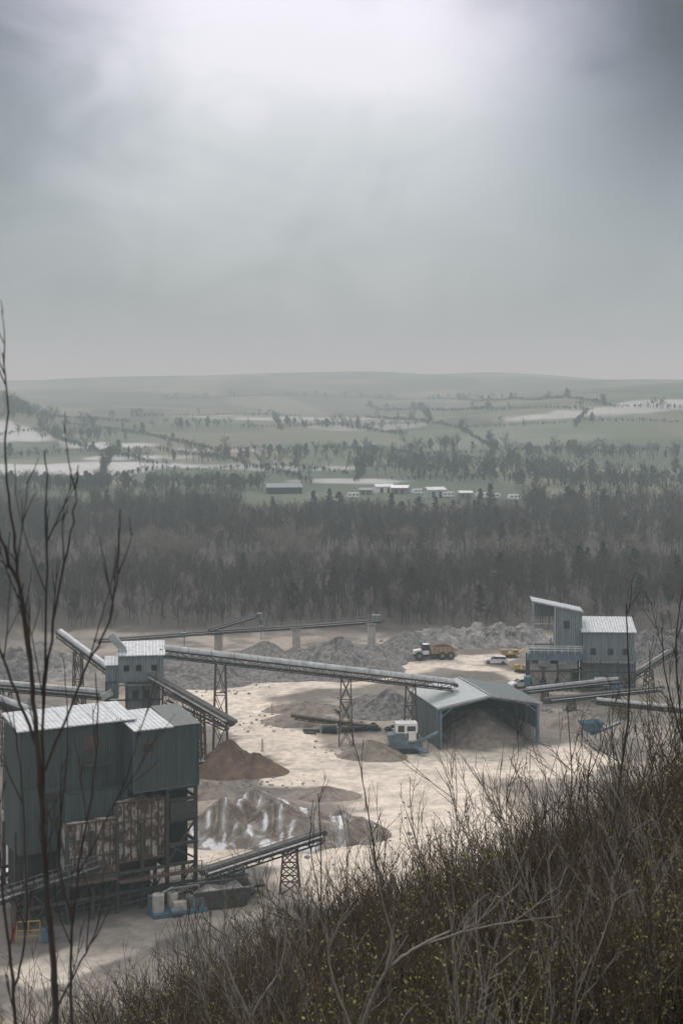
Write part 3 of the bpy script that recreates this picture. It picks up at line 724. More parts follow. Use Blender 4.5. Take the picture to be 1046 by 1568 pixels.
# ------------------------------------------------------------ distant farm buildings & caravans
def barn(px,py,w,d,h,yaw,roof='bluegrey',wall='greyc',name='farm_barn'):
    c=locate(px,py,600);A=Asm(name,(c.x,c.y,c.z-.3),yaw)
    A.part('walls',wall).prismx([(-d/2,0),(d/2,0),(d/2,h),(0,h+d*.18),(-d/2,h)],-w/2,w/2)
    A.part('roof',roof).prismx([(-d/2-.4,h-.05),(0,h+d*.18+.05),(d/2+.4,h-.05),(d/2+.4,h+.15),(0,h+d*.18+.25),(-d/2-.4,h+.15)],-w/2-.4,w/2+.4)
    g=A.part('doors','dark');g.bx(-w*.3,-w*.12,-d/2-.06,-d/2-.003,0,h*.8);g.bx(w*.1,w*.25,-d/2-.06,-d/2-.003,0,h*.8);A.done()
    return c
HOUSE=[]
for a in ((435,755,17,9,3.2,.1,'bluem','dark'),(587,754,9,6,3.2,.3,'white','white','white_farmhouse'),(613,756,8,6,3.2,-.2,'white','greyc','white_farmhouse'),
    (665,762,9,6,4,.4,'white','hood','white_farmhouse'),(712,762,6,4,2.6,.1,'white','greyc'),(560,757,6,5,2.4,0,'greyc','greyc')):
    HOUSE.append(barn(*a))
def caravan(px,py,yaw):
    c=locate(px,py,600);A=Asm('caravan',(c.x,c.y,c.z),yaw);HOUSE.append(c)
    A.part('body','white').prism([(-2.8,.5),(-3.0,1.4),(-2.6,2.6),(2.5,2.7),(3.0,1.8),(2.8,.5)],-1.1,1.1)
    g=A.part('windows','glass')
    for x in(-2.0,-.2,1.5): g.bx(x,x+.9,-1.13,-1.103,1.4,2.1)
    for y in(-.9,.9): wheel(A,0,y,.35,.2)
    A.done(.05)
for px,py,yw in((738,763,.1),(756,764,-.2),(787,766,.3),(686,762,.2),(541,763,0),(640,757,.4)): caravan(px,py,yw)

# ------------------------------------------------------------ vegetation generators
class Segs:
    def __init__(s): s.a=[];s.b=[];s.ra=[];s.rb=[];s.m=[]
    def add(s,a,b,ra,rb,m=0): s.a.append(a[:]);s.b.append(b[:]);s.ra.append(ra);s.rb.append(rb);s.m.append(m)
    def mesh(s,name,mats,k=3,leaves=None):
        a=np.array([tuple(v) for v in s.a]);b=np.array([tuple(v) for v in s.b]);ra=np.array(s.ra)[:,None];rb=np.array(s.rb)[:,None]
        t=b-a;t/=np.linalg.norm(t,axis=1,keepdims=True)+1e-9
        ref=np.where(np.abs(t[:,2:3])<.9,np.array([[0,0,1.]]),np.array([[1.,0,0]]))
        u=np.cross(t,ref);u/=np.linalg.norm(u,axis=1,keepdims=True)+1e-9;w=np.cross(t,u)
        n=len(a);V=np.zeros((n,2*k,3))
        for i in range(k):
            q=2*math.pi*i/k;o=u*math.cos(q)+w*math.sin(q)
            V[:,i]=a+o*ra;V[:,k+i]=b+o*rb
        V=V.reshape(-1,3);off=np.arange(n)*2*k
        fl=[np.stack([off+i,off+(i+1)%k,off+k+(i+1)%k,off+k+i],-1) for i in range(k)]
        Fc=np.stack(fl,1).reshape(-1,4);mi=np.repeat(np.array(s.m),k)
        if leaves is not None and len(leaves):
            lv=np.array(leaves,float).reshape(-1,3);q0=len(V);V=np.concatenate([V,lv]);nf=len(lv)//4
            Fc=np.concatenate([Fc,np.arange(nf*4).reshape(-1,4)+q0]);mi=np.concatenate([mi,np.full(nf,len(mats)-1)])
        me=bpy.data.meshes.new(name);me.vertices.add(len(V));me.vertices.foreach_set('co',V.ravel())
        me.loops.add(Fc.size);me.loops.foreach_set('vertex_index',Fc.ravel().astype(np.int32))
        me.polygons.add(len(Fc));me.polygons.foreach_set('loop_start',np.arange(0,Fc.size,4,dtype=np.int32))
        for m in mats: me.materials.append(m)
        me.polygons.foreach_set('material_index',mi.astype(np.int32));me.update()
        return bpy.data.objects.new(name,me)
def rdir(d,ang,rnd):
    d=d.normalized();p=Vector((rnd.gauss(0,1),rnd.gauss(0,1),rnd.gauss(0,1)));p=(p-d*p.dot(d)).normalized()
    return (d*math.cos(ang)+p*math.sin(ang)).normalized()
def grow(S,p,d,Ln,r,lv,rnd,cfg,tips=None):
    c=cfg[lv];n=c['n'];p=Vector(p);d=Vector(d).normalized();pts=[(p.copy(),d.copy(),r)]
    for i in range(n):
        d=rdir(d,abs(rnd.gauss(0,c['jit'])),rnd);d.z+=c.get('up',0);d.normalize()
        q=p+d*(Ln/n);r2=pts[0][2]*(1-(1-c.get('tip',.3))*(i+1)/n)
        S.add(p,q,pts[-1][2],r2);p=q;pts.append((p.copy(),d.copy(),r2))
    if tips is not None and lv>=len(cfg)-2: tips+= [x[0] for x in pts[1:]]
    if lv+1<len(cfg):
        c2=cfg[lv+1];k=rnd.randint(*c2['num'])
        for j in range(k):
            f=c2['from']+(1-c2['from'])*(j+rnd.random())/k;x=f*n;i=min(n-1,int(x));fr=x-i
            a,b=pts[i],pts[i+1];pp=a[0].lerp(b[0],fr);rr=(a[2]*(1-fr)+b[2]*fr)
            dd=rdir(a[1],rnd.uniform(*c2['ang']),rnd)
            grow(S,pp,dd,Ln*rnd.uniform(*c2['len'])*(1-.45*f*c2.get('taper',1)),max(rr*c2['r'],c2['rmin']),lv+1,rnd,cfg,tips)
def bare_tree(name,seed,h,mats,rt=.16,spread=(.5,1.1),tw=.022):
    # broad-crowned leafless deciduous tree: short bole, spreading limbs, twiggy rounded crown
    rnd=random.Random(seed);S=Segs()
    cfg=[dict(n=6,jit=.12,up=.05,tip=.3),
         dict(num=(10,13),n=5,jit=.20,up=.10,ang=spread,len=(.50,.72),r=.55,rmin=tw*1.4,tip=.4,taper=.75,**{'from':.34}),
         dict(num=(5,7),n=3,jit=.24,up=.07,ang=(.35,.85),len=(.32,.55),r=.55,rmin=tw,tip=.5,taper=.5,**{'from':.25}),
         dict(num=(4,6),n=2,jit=.25,up=.05,ang=(.35,.8),len=(.4,.65),r=.6,rmin=tw*.8,tip=.5,taper=.4,**{'from':.2})]
    grow(S,(0,0,-.3),(0,0,1),h*.74,rt,0,rnd,cfg)
    return S.mesh(name,mats)
def leafquad(p,s,rnd):
    u=Vector((rnd.gauss(0,1),rnd.gauss(0,1),rnd.gauss(0,1))).normalized();w=u.cross(Vector((rnd.gauss(0,1),rnd.gauss(0,1),rnd.gauss(0,1)))).normalized()
    return [tuple(p-u*s),tuple(p+w*s*.6),tuple(p+u*s),tuple(p-w*s*.6)]
def evergreen(name,seed,h,mats,cone=True):
    rnd=random.Random(seed);S=Segs();S.add(Vector((0,0,-.3)),Vector((0,0,h)),.16,.03);lv=[]
    nb=60
    for i in range(nb):
        z=h*(.15+.83*(i/nb));a=rnd.random()*6.28
        R=(h*.24*(1-i/nb)**.8+.3)*rnd.uniform(.6,1.15) if cone else h*.3*math.sin(math.pi*min(1,(i/nb)*.85+.12))*rnd.uniform(.5,1.15)
        tip=Vector((math.cos(a)*R,math.sin(a)*R,z+(-.15*R if cone else .25*R)))
        b=Vector((0,0,z));S.add(b,tip,.04,.015)
        for j in range(34):
            f=rnd.uniform(.25,1.05);p=b.lerp(tip,f)+Vector((rnd.gauss(0,.22),rnd.gauss(0,.22),rnd.gauss(0,.18)))
            lv+=leafquad(p,rnd.uniform(.12,.28),rnd)
    return S.mesh(name,mats,3,lv)
def shrub(name,seed,h,mats,stems=(8,12),buds=0,spread=.45,r=.010,side=(5,8)):
    rnd=random.Random(seed);S=Segs();tips=[]
    cfg=[dict(n=7,jit=.11,up=.05,tip=.3),
         dict(num=side,n=4,jit=.14,up=.13,ang=(.3,.7),len=(.25,.5),r=.6,rmin=.0042,tip=.5,taper=.8,**{'from':.2}),
         dict(num=(2,4),n=2,jit=.2,up=.08,ang=(.3,.7),len=(.3,.55),r=.6,rmin=.0035,tip=.6,taper=.5,**{'from':.2})]
    for i in range(rnd.randint(*stems)):
        a=rnd.random()*6.28;d=Vector((math.cos(a)*spread*rnd.random(),math.sin(a)*spread*rnd.random(),1))
        grow(S,(math.cos(a)*.15,math.sin(a)*.15,-.25),d,h*rnd.uniform(.6,1.05),r*rnd.uniform(.7,1.2),0,rnd,cfg,tips)
    lv=[]
    for i in range(buds):
        p=rnd.choice(tips)+Vector((rnd.gauss(0,.02),rnd.gauss(0,.02),rnd.gauss(0,.02)));lv+=leafquad(p,rnd.uniform(.008,.018),rnd)
    return S.mesh(name,mats,3,lv)
def scatter(name,pts,scl,protos,zs=None,tilt=.05,seed=1):
    rs=np.random.RandomState(seed);n=len(pts)
    col=bpy.data.collections.new(name+'_kinds')
    for p in protos: col.objects.link(p)
    me=bpy.data.meshes.new(name);me.from_pydata([tuple(p) for p in pts],[],[])
    a=me.attributes.new('rot','FLOAT_VECTOR','POINT');rot=np.stack([rs.normal(0,tilt,n),rs.normal(0,tilt,n),rs.uniform(0,6.28,n)],-1)
    a.data.foreach_set('vector',rot.ravel().astype(np.float32))
    a=me.attributes.new('scl','FLOAT','POINT');a.data.foreach_set('value',np.array(scl,dtype=np.float32))
    o=link(bpy.data.objects.new(name,me))
    ng=bpy.data.node_groups.new(name,'GeometryNodeTree')
    ng.interface.new_socket('Geometry',in_out='INPUT',socket_type='NodeSocketGeometry');ng.interface.new_socket('Geometry',in_out='OUTPUT',socket_type='NodeSocketGeometry')
    N=ng.nodes;gi=N.new('NodeGroupInput');go=N.new('NodeGroupOutput');ip=N.new('GeometryNodeInstanceOnPoints');ci=N.new('GeometryNodeCollectionInfo')
    ci.inputs['Collection'].default_value=col;ci.inputs['Separate Children'].default_value=True;ci.inputs['Reset Children'].default_value=True
    ip.inputs['Pick Instance'].default_value=True
    r=N.new('GeometryNodeInputNamedAttribute');r.data_type='FLOAT_VECTOR';r.inputs['Name'].default_value='rot'
    s=N.new('GeometryNodeInputNamedAttribute');s.data_type='FLOAT';s.inputs['Name'].default_value='scl'
    K=ng.links.new;K(gi.outputs[0],ip.inputs['Points']);K(ci.outputs[0],ip.inputs['Instance']);K(r.outputs[0],ip.inputs['Rotation']);K(s.outputs[0],ip.inputs['Scale']);K(ip.outputs[0],go.inputs[0])
    md=o.modifiers.new('scatter','NODES');md.node_group=ng
    return o
# --- woodland
TW=[bare_tree('bare_tree_kind',100+i,h,[M['barkw']],rt=.17,tw=.025,spread=sp) for i,(h,sp) in enumerate(((8.5,(.4,1.1)),(9.5,(.3,1.0)),(10.5,(.4,1.1)),(9,(.4,1.15)),(7.5,(.3,1.0)),(11,(.35,1.0))))]
TT=[bare_tree('pale_tree_kind',200+i,h,[M['barkt']],rt=.15,tw=.028,spread=(.3,.7)) for i,h in enumerate((7,8,7.5))]
TE=[evergreen('pine_kind',300,10,[M['barkw'],M['ever']]),evergreen('pine_kind',301,11,[M['barkw'],M['ever']]),evergreen('ivy_tree_kind',302,9,[M['barkw'],M['ivy']],False)]
def rect(n,y0,y1,s): 
    r=np.random.RandomState(s);y=np.sqrt(r.uniform(y0**2,y1**2,n));u=r.uniform(-.31,.31,n);x=u*y;return x,y
x1,y1=rect(1700,297,396,11);x2,y2=rect(2200,420,588,12)
ra=np.random.RandomState(13);xr=ra.uniform(60,115,300);yr=ra.uniform(150,300,300);xl=-ra.uniform(72,120,180);yl=ra.uniform(170,300,180)
x=np.concatenate([x1,x2,xr,xl]);y=np.concatenate([y1,y2,yr,yl])
scl=ra.uniform(.58,1.1,len(x));scl*=np.where(y<400,.60+.55*fbm(x/22,y/22,27,3),1.0)
scl=np.where(y<312,scl*.75,scl);scl=np.where((y>365)&(y<400),scl*.80,scl)
far=y>480;scl=np.where(far,scl*(.55+.8*fbm(x/35,y/35,7,2)),scl)
u_=x/y;scl=np.where((y>530)&(u_>-.07)&(u_<.13),scl*.62,scl);scl=np.where((y>500)&((u_<-.07)|(u_>.13)),scl*1.3,scl)
scatter('bare_woodland',np.stack([x,y,H(x,y)],-1),scl,TW)
xa,ya=rect(1300,392,432,14);k=fbm(xa/16,ya/40,15,3)>.52
k&=(xa/ya<.05)|(ra.uniform(0,1,len(k))<.25);xa,ya=xa[k],ya[k]
xb,yb=rect(110,300,560,18)
xa=np.concatenate([xa,xb]);ya=np.concatenate([ya,yb])
scatter('pale_birch_belt',np.stack([xa,ya,H(xa,ya)],-1),ra.uniform(.75,1.2,len(xa)),TT)
xe,ye=rect(60,425,585,16);xe2,ye2=rect(35,310,395,17);xe=np.concatenate([xe,xe2]);ye=np.concatenate([ye,ye2])
ex0=((505,575),(520,570),(735,572),(750,575),(880,560),(925,555),(945,570),(30,580),(165,570),(600,555),(640,560),(870,575),(890,572),(300,570),(480,560))
ex=np.array([(p[0]-CX)*p[1]/F for p in ex0]);ey=np.array([float(p[1]) for p in ex0])
xe=np.concatenate([xe,ex]);ye=np.concatenate([ye,ey]);se=ra.uniform(.5,.95,len(xe));se[-len(ex0):]=ra.uniform(.95,1.2,len(ex0))
scatter('evergreen_trees',np.stack([xe,ye,H(xe,ye)],-1),se,TE)
# --- hedgerows and field trees
hl=[[(0,738),(120,742),(240,720),(330,722)],[(0,702),(110,694),(230,690)],[(60,652),(140,690),(240,712)],[(240,690),(360,708),(480,742)],[(100,650),(230,668),(330,692),(420,685)],
    [(560,640),(700,656),(860,650)],[(600,706),(720,704),(860,718)],[(830,612),(940,624),(1046,627)],[(550,606),(700,612),(830,613)],[(370,657),(520,652),(620,668)],
    [(0,668),(70,662),(140,664)],[(480,690),(600,690),(640,702)],[(640,700),(800,690),(1046,690)],[(860,650),(960,645),(1060,650)],[(700,655),(760,690)],[(330,722),(420,716),(540,728)],
    [(200,640),(340,636),(460,638)],[(250,612),(420,606),(560,610)],[(600,735),(700,738),(860,730),(1046,738)],[(0,748),(200,748),(400,740)],
    [(420,640),(430,660)],[(640,625),(660,645)],[(900,628),(880,655)],[(0,640),(100,640),(200,648)],[(560,622),(760,628),(900,628)],[(150,742),(170,700)],[(540,745),(560,720)]]
hp=[];hs=[]
def ok(xx,yy):
    for h_ in HOUSE:
        if abs(xx/yy-h_.x/h_.y)<.012 and -60<h_.y-yy<130: return False
        if abs(xx-h_.x)<10 and abs(yy-h_.y)<10: return False
    return True
for li,l in enumerate(hl):
    w=[locate(a,b,600) for a,b in l]
    for a,b in zip(w[:-1],w[1:]):
        d=(b-a).length;n=int(d/1.6)
        for i in range(n):
            p=a.lerp(b,(i+random.random())/n);xx=p.x+random.gauss(0,.9);yy=p.y+random.gauss(0,1.4)
            if not ok(xx,yy): continue
            clump=float(vn(np.array([xx/28]),np.array([yy/28]),55)[0])
            t=random.random()<(.18 if clump>.68 else .012)
            hp.append((xx,yy,Hs(xx,yy)));hs.append(random.uniform(.7,1.35) if t else random.uniform(.24,.42)*(.7+.8*clump))
TF=[bare_tree('field_tree_kind',400+i,h,[M['barkf']],rt=.28,tw=.045,spread=(.4,1.15)) for i,h in enumerate((9,10,8,9.5))]
TF.append(evergreen('hedge_kind',410,8,[M['barkf'],M['ivy']],False))
scatter('hedgerow',hp,hs,TF,seed=3)
cp=[];cs=[]
for px,py,n,rx,ry in((110,672,60,45,50),(25,625,150,50,80),(640,715,90,55,26),(760,728,120,80,26),(450,700,26,34,22),(900,742,70,60,18),(1000,748,70,60,18),(330,706,16,36,16),(520,655,40,90,40),(850,700,45,60,30),(40,748,60,50,14),(200,750,70,60,14),(680,690,36,60,30),(350,750,50,40,12),(560,700,40,40,20),(960,700,36,50,30),(300,655,24,60,30)):
    c=locate(px,py,600)
    for i in range(n):
        xx=c.x+random.gauss(0,rx*.42);yy=max(600,c.y+random.gauss(0,ry*.42))
        if not ok(xx,yy): continue
        cp.append((xx,yy,Hs(xx,yy)));cs.append(random.uniform(.5,1.2))
scatter('distant_copse',cp,cs,TF,seed=4)
for i,(px,py,h) in enumerate(((297,706,14),(260,700,12),(530,726,13),(430,712,11),(905,762,15),(820,735,12),(958,765,13),(375,722,10),(125,690,10),(700,690,12),(370,762,13),(345,765,12),(1020,760,12),(215,712,10))):
    c=locate(px,py,590);o=bare_tree('bare_field_tree',500+i,h,[M['barkf']],rt=.3,tw=.045,spread=(.4,1.2));o.location=(c.x,c.y,c.z);link(o)

# --- loose rocks
def rock(seed):
    bm=bmesh.new();bmesh.ops.create_icosphere(bm,subdivisions=2,radius=1)
    for v in bm.verts:
        n=mnoise.noise(v.co*1.3+Vector((seed,0,0)));v.co*=1+n*.6;v.co.z*=.7
    me=bpy.data.meshes.new('rock_kind');bm.to_mesh(me);bm.free();me.materials.append(M['palerock']);return bpy.data.objects.new('rock_kind',me)
RK=[rock(i*7.3) for i in range(4)]
rp=[];rsz=[]
for px,py,n,rx,ry,s in((740,985,260,14,5,.55),(690,980,120,10,4,.6),(40,1025,160,12,6,.5),(590,1085,130,6,6,.3),(540,1000,160,14,7,.3),(400,1010,140,12,7,.3),(440,1280,160,12,6,.25),(560,1150,60,8,4,.18),(860,1090,80,7,5,.25),(300,1050,140,12,8,.3),(450,1110,120,14,5,.2),(350,1200,100,10,4,.18),(600,1300,40,9,8,.12),(1000,1000,90,8,8,.7)):
    c=gp(px,py)
    for i in range(n):
        xx=c.x+random.gauss(0,rx*.5);yy=c.y+random.gauss(0,ry*.5);rp.append((xx,yy,Hs(xx,yy)+.02));rsz.append(s*random.uniform(.3,1.2)**1.5)
for px,py,n,rx,ry,s,z in((730,985,150,9,2.5,.5,2.6),(765,985,120,6,2.5,.5,3.0)):
    c=gp(px,py)
    for i in range(n):
        xx=c.x+random.gauss(0,rx*.5);yy=c.y+random.gauss(0,ry*.5);rp.append((xx,yy,random.uniform(.5,z)));rsz.append(s*random.uniform(.4,1.2))
scatter('scattered_rocks',rp,rsz,RK,tilt=.6,seed=6)

# --- foreground thicket
SB=[shrub('budding_shrub_kind',600+i,h,[M['brownt'],M['bud']],buds=620,r=.010) for i,h in enumerate((1.6,1.9,2.1,1.5))]
SN=[shrub('bare_shrub_kind',620+i,h,[M['brownt']],r=.011) for i,h in enumerate((1.7,2.1,1.9,2.4))]
SP=[shrub('pale_shrub_kind',640+i,h,[M['barkp']],r=.011,stems=(4,7)) for i,h in enumerate((1.7,2.0))]
def thick(n,seed,y0,y1,lo,hi,fn=None):
    r=np.random.RandomState(seed);y=np.sqrt(r.uniform(y0**2,y1**2,n));u=r.uniform(lo,hi,n);x=u*y
    if fn is not None:
        k=fn(x,y,r);x=x[k];y=y[k]
    return x,y
x,y=thick(2500,71,8,40,-.36,.36,lambda x,y,r:(r.uniform(0,1,len(x))<.25+.75*sst(-.15,.16,x/y))&(fbm(x/4,y/4,78,3)>.40))
r_=np.random.RandomState(72)
hs_=lambda x,y:(.62+.66*fbm(x/3,y/3,77,3))*np.where(y<14,.72,1)
scatter('budding_thicket',np.stack([x,y,H(x,y)],-1),hs_(x,y)*r_.uniform(.7,1.15,len(x)),SB,tilt=.12,seed=8)
x,y=thick(1900,73,8,41,-.36,.36)
scatter('bare_thicket',np.stack([x,y,H(x,y)],-1),hs_(x,y)*r_.uniform(.6,1.3,len(x)),SN,tilt=.12,seed=9)
x,y=thick(420,74,7,37,-.36,.36)
scatter('pale_twig_thicket',np.stack([x,y,H(x,y)],-1),hs_(x,y)*r_.uniform(.75,1.35,len(x)),SP,tilt=.15,seed=10)

# --- individual saplings close to the viewpoint
def sapling(name,stems,y,mkey,seed,tw=.0045,dens=3.2,tlen=.55,drift=.0):
    rnd=random.Random(seed);S=Segs()
    cfg=[None,dict(n=5,jit=.07,up=.13,tip=.4),dict(num=(1,3),n=3,jit=.10,up=.10,ang=(.3,.55),len=(.35,.6),r=.7,rmin=tw*.7,tip=.6,taper=.5,**{'from':.2})]
    base=None
    for st,r0,r1 in stems:
        P=[vp(a,b,y+drift*i+rnd.gauss(0,.01)) for i,(a,b) in enumerate(st)]
        if base is None:
            base=Vector((P[0].x,y,Hs(P[0].x,y)))
            S.add(Vector((0,0,-.2)),P[0]-base,r0*1.15,r0)
        Q=[]
        n=len(P)
        for i in range(n-1):
            p0=P[max(0,i-1)];p1=P[i];p2=P[i+1];p3=P[min(n-1,i+2)]
            for k in range(6):
                t=k/6;Q.append(.5*((2*p1)+(p2-p0)*t+(2*p0-5*p1+4*p2-p3)*t*t+(3*p1-p0-3*p2+p3)*t**3))
        Q.append(P[-1]);m=len(Q);Ltot=sum((Q[i+1]-Q[i]).length for i in range(m-1))
        Q=[q+Vector((rnd.gauss(0,.0025),rnd.gauss(0,.0025),0)) for q in Q]
        for i in range(m-1):
            ra=r0+(r1-r0)*i/(m-1);rb=r0+(r1-r0)*(i+1)/(m-1);S.add(Q[i]-base,Q[i+1]-base,ra,rb)
        for j in range(int(Ltot*dens)):
            i=rnd.randint(2,m-2);d=(Q[i+1]-Q[i]).normalized();dd=rdir(d,rnd.uniform(.3,.65),rnd);dd.y*=.6;dd.z=abs(dd.z)+.2
            grow(S,Q[i]-base,dd,tlen*rnd.uniform(.3,1.1),tw,1,rnd,cfg)
    o=S.mesh(name,[M[mkey]],6);o.location=base;link(o)
sapling('bare_sapling',[([(90,1640),(82,1480),(70,1330),(62,1200),(50,1050),(38,930),(12,850),(-10,780)],.0135,.005),
                        ([(66,1260),(68,1100),(70,950),(74,830),(70,690)],.0065,.0025),
                        ([(50,1050),(34,930),(22,820),(8,700),(13,620),(5,540)],.0065,.0025),
                        ([(68,1050),(92,900),(112,800),(120,712)],.0055,.002),
                        ([(70,1180),(130,1030),(165,960),(180,880),(184,780)],.0055,.002),
                        ([(60,1150),(25,1060),(-8,960),(-20,860)],.007,.0025)],5.2,'bark',1,.0030,4.2,.36)
sapling('bare_sapling',[([(120,1660),(108,1500),(118,1350),(140,1220),(150,1120),(148,1030)],.008,.0025),([(112,1420),(90,1300),(104,1150),(98,1010)],.0055,.002),([(120,1340),(190,1200),(215,1110)],.0045,.0018)],6.5,'bark',21,.0033,3.2,.4)
sapling('bare_sapling',[([(30,1640),(20,1500),(4,1350),(-10,1200)],.009,.0035),([(22,1520),(40,1420),(36,1230),(20,1090)],.006,.0022),([(60,1600),(110,1500),(150,1420),(160,1330)],.006,.0022)],6,'bark',2,.0035,3.4,.4)
sapling('bare_sapling',[([(960,1650),(945,1500),(930,1340),(948,1200),(962,1080),(958,925)],.022,.006),([(935,1380),(900,1250),(905,1150)],.012,.005)],13,'bark',3,.006,1.8,.5)
sapling('bare_sapling',[([(1080,1500),(1060,1250),(1040,1080),(1035,980),(1046,890)],.014,.004),([(1048,1150),(1020,1040),(1012,960)],.009,.0035),([(1052,1200),(1075,1000),(1055,930)],.009,.0035)],12,'bark',4,.0045,1.8,.4)
sapling('pale_branch_shrub',[([(500,1680),(545,1590),(590,1490),(640,1450),(690,1425)],.014,.005),([(590,1490),(600,1440),(592,1400)],.008,.0035),([(640,1450),(740,1420),(860,1402)],.007,.0028),([(545,1590),(510,1500),(500,1420)],.008,.0035)],8,'barkp',5,.0045,3.4,.5)
sapling('pale_branch_shrub',[([(370,1680),(385,1560),(430,1480),(440,1400)],.010,.004),([(385,1560),(350,1480),(345,1400)],.008,.0035)],8.5,'barkp',6,.0045,3.4,.45)
sapling('bare_sapling',[([(480,1680),(486,1500),(492,1350),(488,1215)],.016,.005),([(490,1380),(475,1290),(480,1225)],.008,.004)],17,'bark',7,.006,2.0,.6)
sapling('bare_sapling',[([(600,1680),(590,1480),(572,1300),(556,1200),(549,1158)],.014,.005),([(580,1400),(590,1300),(580,1250)],.008,.004)],18,'brownt',8,.006,2.0,.6)
sapling('pale_branch_shrub',[([(690,1680),(680,1500),(650,1350),(630,1250),(628,1190)],.014,.004),([(668,1450),(720,1330),(712,1250)],.008,.004),([(672,1480),(700,1300),(690,1180)],.008,.004)],20,'barkp',9,.006,2.2,.8)
sapling('pale_branch_shrub',[([(820,1600),(800,1400),(770,1300),(765,1200),(770,1150)],.014,.004),([(790,1380),(830,1260),(835,1170)],.009,.004)],22,'barkp',10,.006,2.2,.8)
sapling('bare_sapling',[([(880,1680),(870,1500),(862,1350),(875,1200),(868,1080)],.014,.005),([(865,1400),(830,1300),(838,1220)],.009,.004)],15,'brownt',11,.006,2.2,.7)
sapling('pale_branch_shrub',[([(990,1700),(960,1560),(900,1470),(850,1420)],.012,.004),([(960,1560),(1000,1450),(1030,1400)],.009,.0035)],9,'barkp',12,.0045,3.0,.5)
sapling('pale_branch_shrub',[([(780,1700),(760,1560),(720,1460),(715,1380)],.011,.004),([(760,1560),(810,1470),(840,1380)],.009,.0035)],10,'barkp',13,.0045,3.0,.5)

# ------------------------------------------------------------ mist
mb=MB();mb.bx(-6000,6000,-600,9000,-60,230)
o=mesh_obj('mist',mb.v,mb.f,[]);m=bpy.data.materials.new('mist_volume');m.use_nodes=True;nt=m.node_tree;nt.nodes.clear()
out=nt.nodes.new('ShaderNodeOutputMaterial');vs=nt.nodes.new('ShaderNodeVolumeScatter');vs.inputs['Color'].default_value=(.53,.655,.66,1);vs.inputs['Density'].default_value=.00072;vs.inputs['Anisotropy'].default_value=0.0
L(nt,vs.outputs[0],out.inputs['Volume']);o.data.materials.append(m);link(o)

# ------------------------------------------------------------ sun, sky, camera
SE=math.radians(42);SA=math.radians(-14)  # sun ahead of the viewer, slightly left
sd=Vector((math.sin(SA)*math.cos(SE),math.cos(SA)*math.cos(SE),math.sin(SE)))
sl=bpy.data.lights.new('sun','SUN');sl.energy=1.4;sl.angle=math.radians(12);sl.color=(1,.94,.87)
so=bpy.data.objects.new('sun',sl);so.rotation_euler=sd.to_track_quat('Z','Y').to_euler();so.location=(0,0,300);link(so)
w=bpy.data.worlds.new('World');bpy.context.scene.world=w;w.use_nodes=True;nt=w.node_tree;nt.nodes.clear()
N=nt.nodes
def math_(op,a,b=None,c=None):
    n=N.new('ShaderNodeMath');n.operation=op
    for i,v in enumerate((a,b,c)):
        if v is None: continue
        if isinstance(v,(int,float)): n.inputs[i].default_value=v
        else: L(nt,v,n.inputs[i])
    return n.outputs[0]
def sm(v,a,b,o0=0,o1=1):
    n=N.new('ShaderNodeMapRange');n.interpolation_type='SMOOTHSTEP';L(nt,v,n.inputs['Value']);n.inputs['From Min'].default_value=a;n.inputs['From Max'].default_value=b;n.inputs['To Min'].default_value=o0;n.inputs['To Max'].default_value=o1;return n.outputs[0]
tc=N.new('ShaderNodeTexCoord');sp=N.new('ShaderNodeSeparateXYZ');L(nt,tc.outputs['Generated'],sp.inputs[0])
X,Yv,Zv=sp.outputs
az=math_('ARCTAN2',X,Yv)
mp=N.new('ShaderNodeMapping');L(nt,tc.outputs['Generated'],mp.inputs[0]);mp.inputs['Scale'].default_value=(1,1,1.6)
n1=noisenode(nt,4.5,4,mp.outputs[0],.5);n1.inputs['Distortion'].default_value=.4
n2=noisenode(nt,12,6,mp.outputs[0],.55);n2.inputs['Distortion'].default_value=.8
nn=math_('ADD',math_('MULTIPLY',math_('SUBTRACT',n1.outputs['Fac'],.5),.07),math_('MULTIPLY',math_('SUBTRACT',n2.outputs['Fac'],.5),.085))
rp=ramp(nt,[(0,(.12,.14,.14)),(.5,(.19,.23,.235)),(.5275,(.26,.315,.325)),(.55,(.42,.49,.50)),(.573,(.57,.65,.68)),(.596,(.74,.81,.85)),(.615,(.98,1.01,1.08)),(.635,(1.04,1.04,1.15)),(.66,(.85,.85,.93)),(.8,(1.08,1.1,1.12)),(1,(1.24,1.24,1.23))],math_('MULTIPLY_ADD',math_('ADD',Zv,nn),.5,.5))
d=math_('ABSOLUTE',math_('ADD',math_('ADD',az,.02),math_('MULTIPLY',nn,.7)))
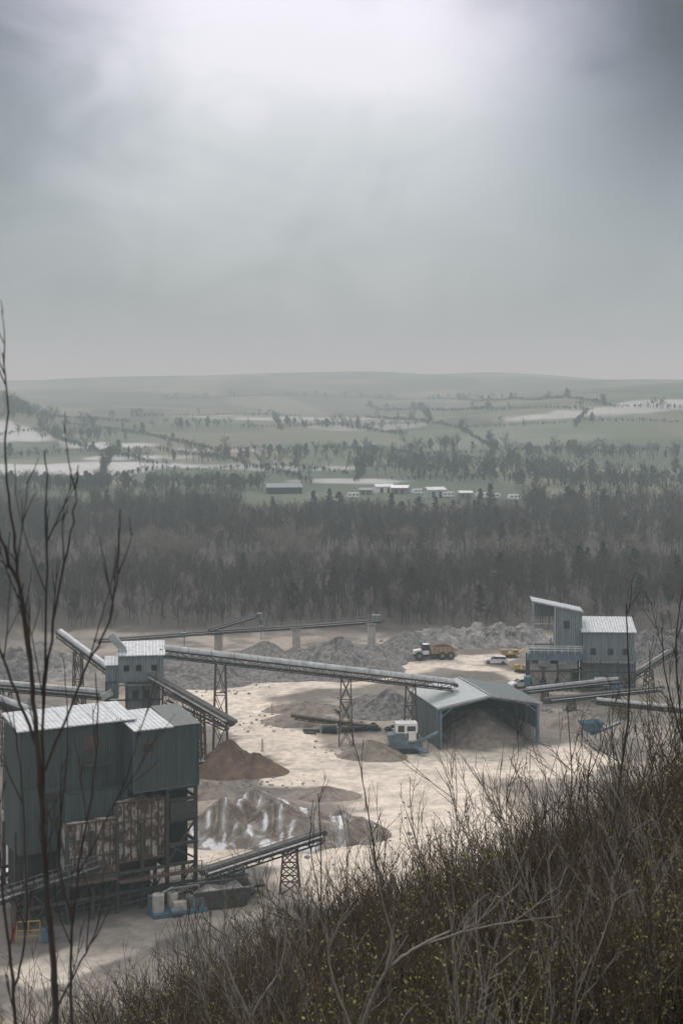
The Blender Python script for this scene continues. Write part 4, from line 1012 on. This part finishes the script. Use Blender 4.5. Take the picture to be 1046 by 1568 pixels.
side=math_('MULTIPLY',sm(d,.065,.265),math_('SUBTRACT',1.0,sm(d,.34,.7)))
hi=math_('MULTIPLY',sm(Zv,-.02,.24),math_('SUBTRACT',1.0,sm(Zv,.32,.5)))
dk=math_('SUBTRACT',1.0,math_('MULTIPLY',math_('MULTIPLY',side,hi),sm(az,-.15,.2,.88,.985)))  # lens vignette put into the sky colour as dark side bands
cl=N.new('ShaderNodeMix');cl.data_type='RGBA';cl.blend_type='MULTIPLY';cl.inputs['Factor'].default_value=1
cc=N.new('ShaderNodeCombineColor');L(nt,dk,cc.inputs[0]);L(nt,math_('POWER',dk,.96),cc.inputs[1]);L(nt,math_('POWER',dk,.84),cc.inputs[2])
L(nt,rp.outputs[0],cl.inputs['A']);L(nt,cc.outputs[0],cl.inputs['B'])
bg=N.new('ShaderNodeBackground');L(nt,cl.outputs['Result'],bg.inputs[0]);bg.inputs[1].default_value=1.0
sk=N.new('ShaderNodeTexSky');sk.sky_type='NISHITA';sk.sun_disc=False;sk.sun_elevation=SE;sk.sun_rotation=SA
bs=N.new('ShaderNodeBackground');L(nt,sk.outputs[0],bs.inputs[0]);bs.inputs[1].default_value=.08
mx=N.new('ShaderNodeMixShader');mx.inputs[0].default_value=.96;L(nt,bs.outputs[0],mx.inputs[1]);L(nt,bg.outputs[0],mx.inputs[2])
wo=N.new('ShaderNodeOutputWorld');L(nt,mx.outputs[0],wo.inputs['Surface'])
cam=bpy.data.cameras.new('camera');co=bpy.data.objects.new('camera',cam);link(co);co.location=(0,0,EYE);co.rotation_euler=(math.radians(90),0,0)
cam.sensor_fit='VERTICAL';cam.sensor_height=36;cam.sensor_width=24;cam.lens=50.0;cam.shift_y=-(784-620)/1568;cam.clip_end=20000;cam.clip_start=.1
cam.dof.use_dof=True;cam.dof.focus_distance=170;cam.dof.aperture_fstop=5.6
sc=bpy.context.scene;sc.camera=co
sc.view_settings.view_transform='Standard';sc.view_settings.look='None';sc.view_settings.exposure=0;sc.view_settings.gamma=1
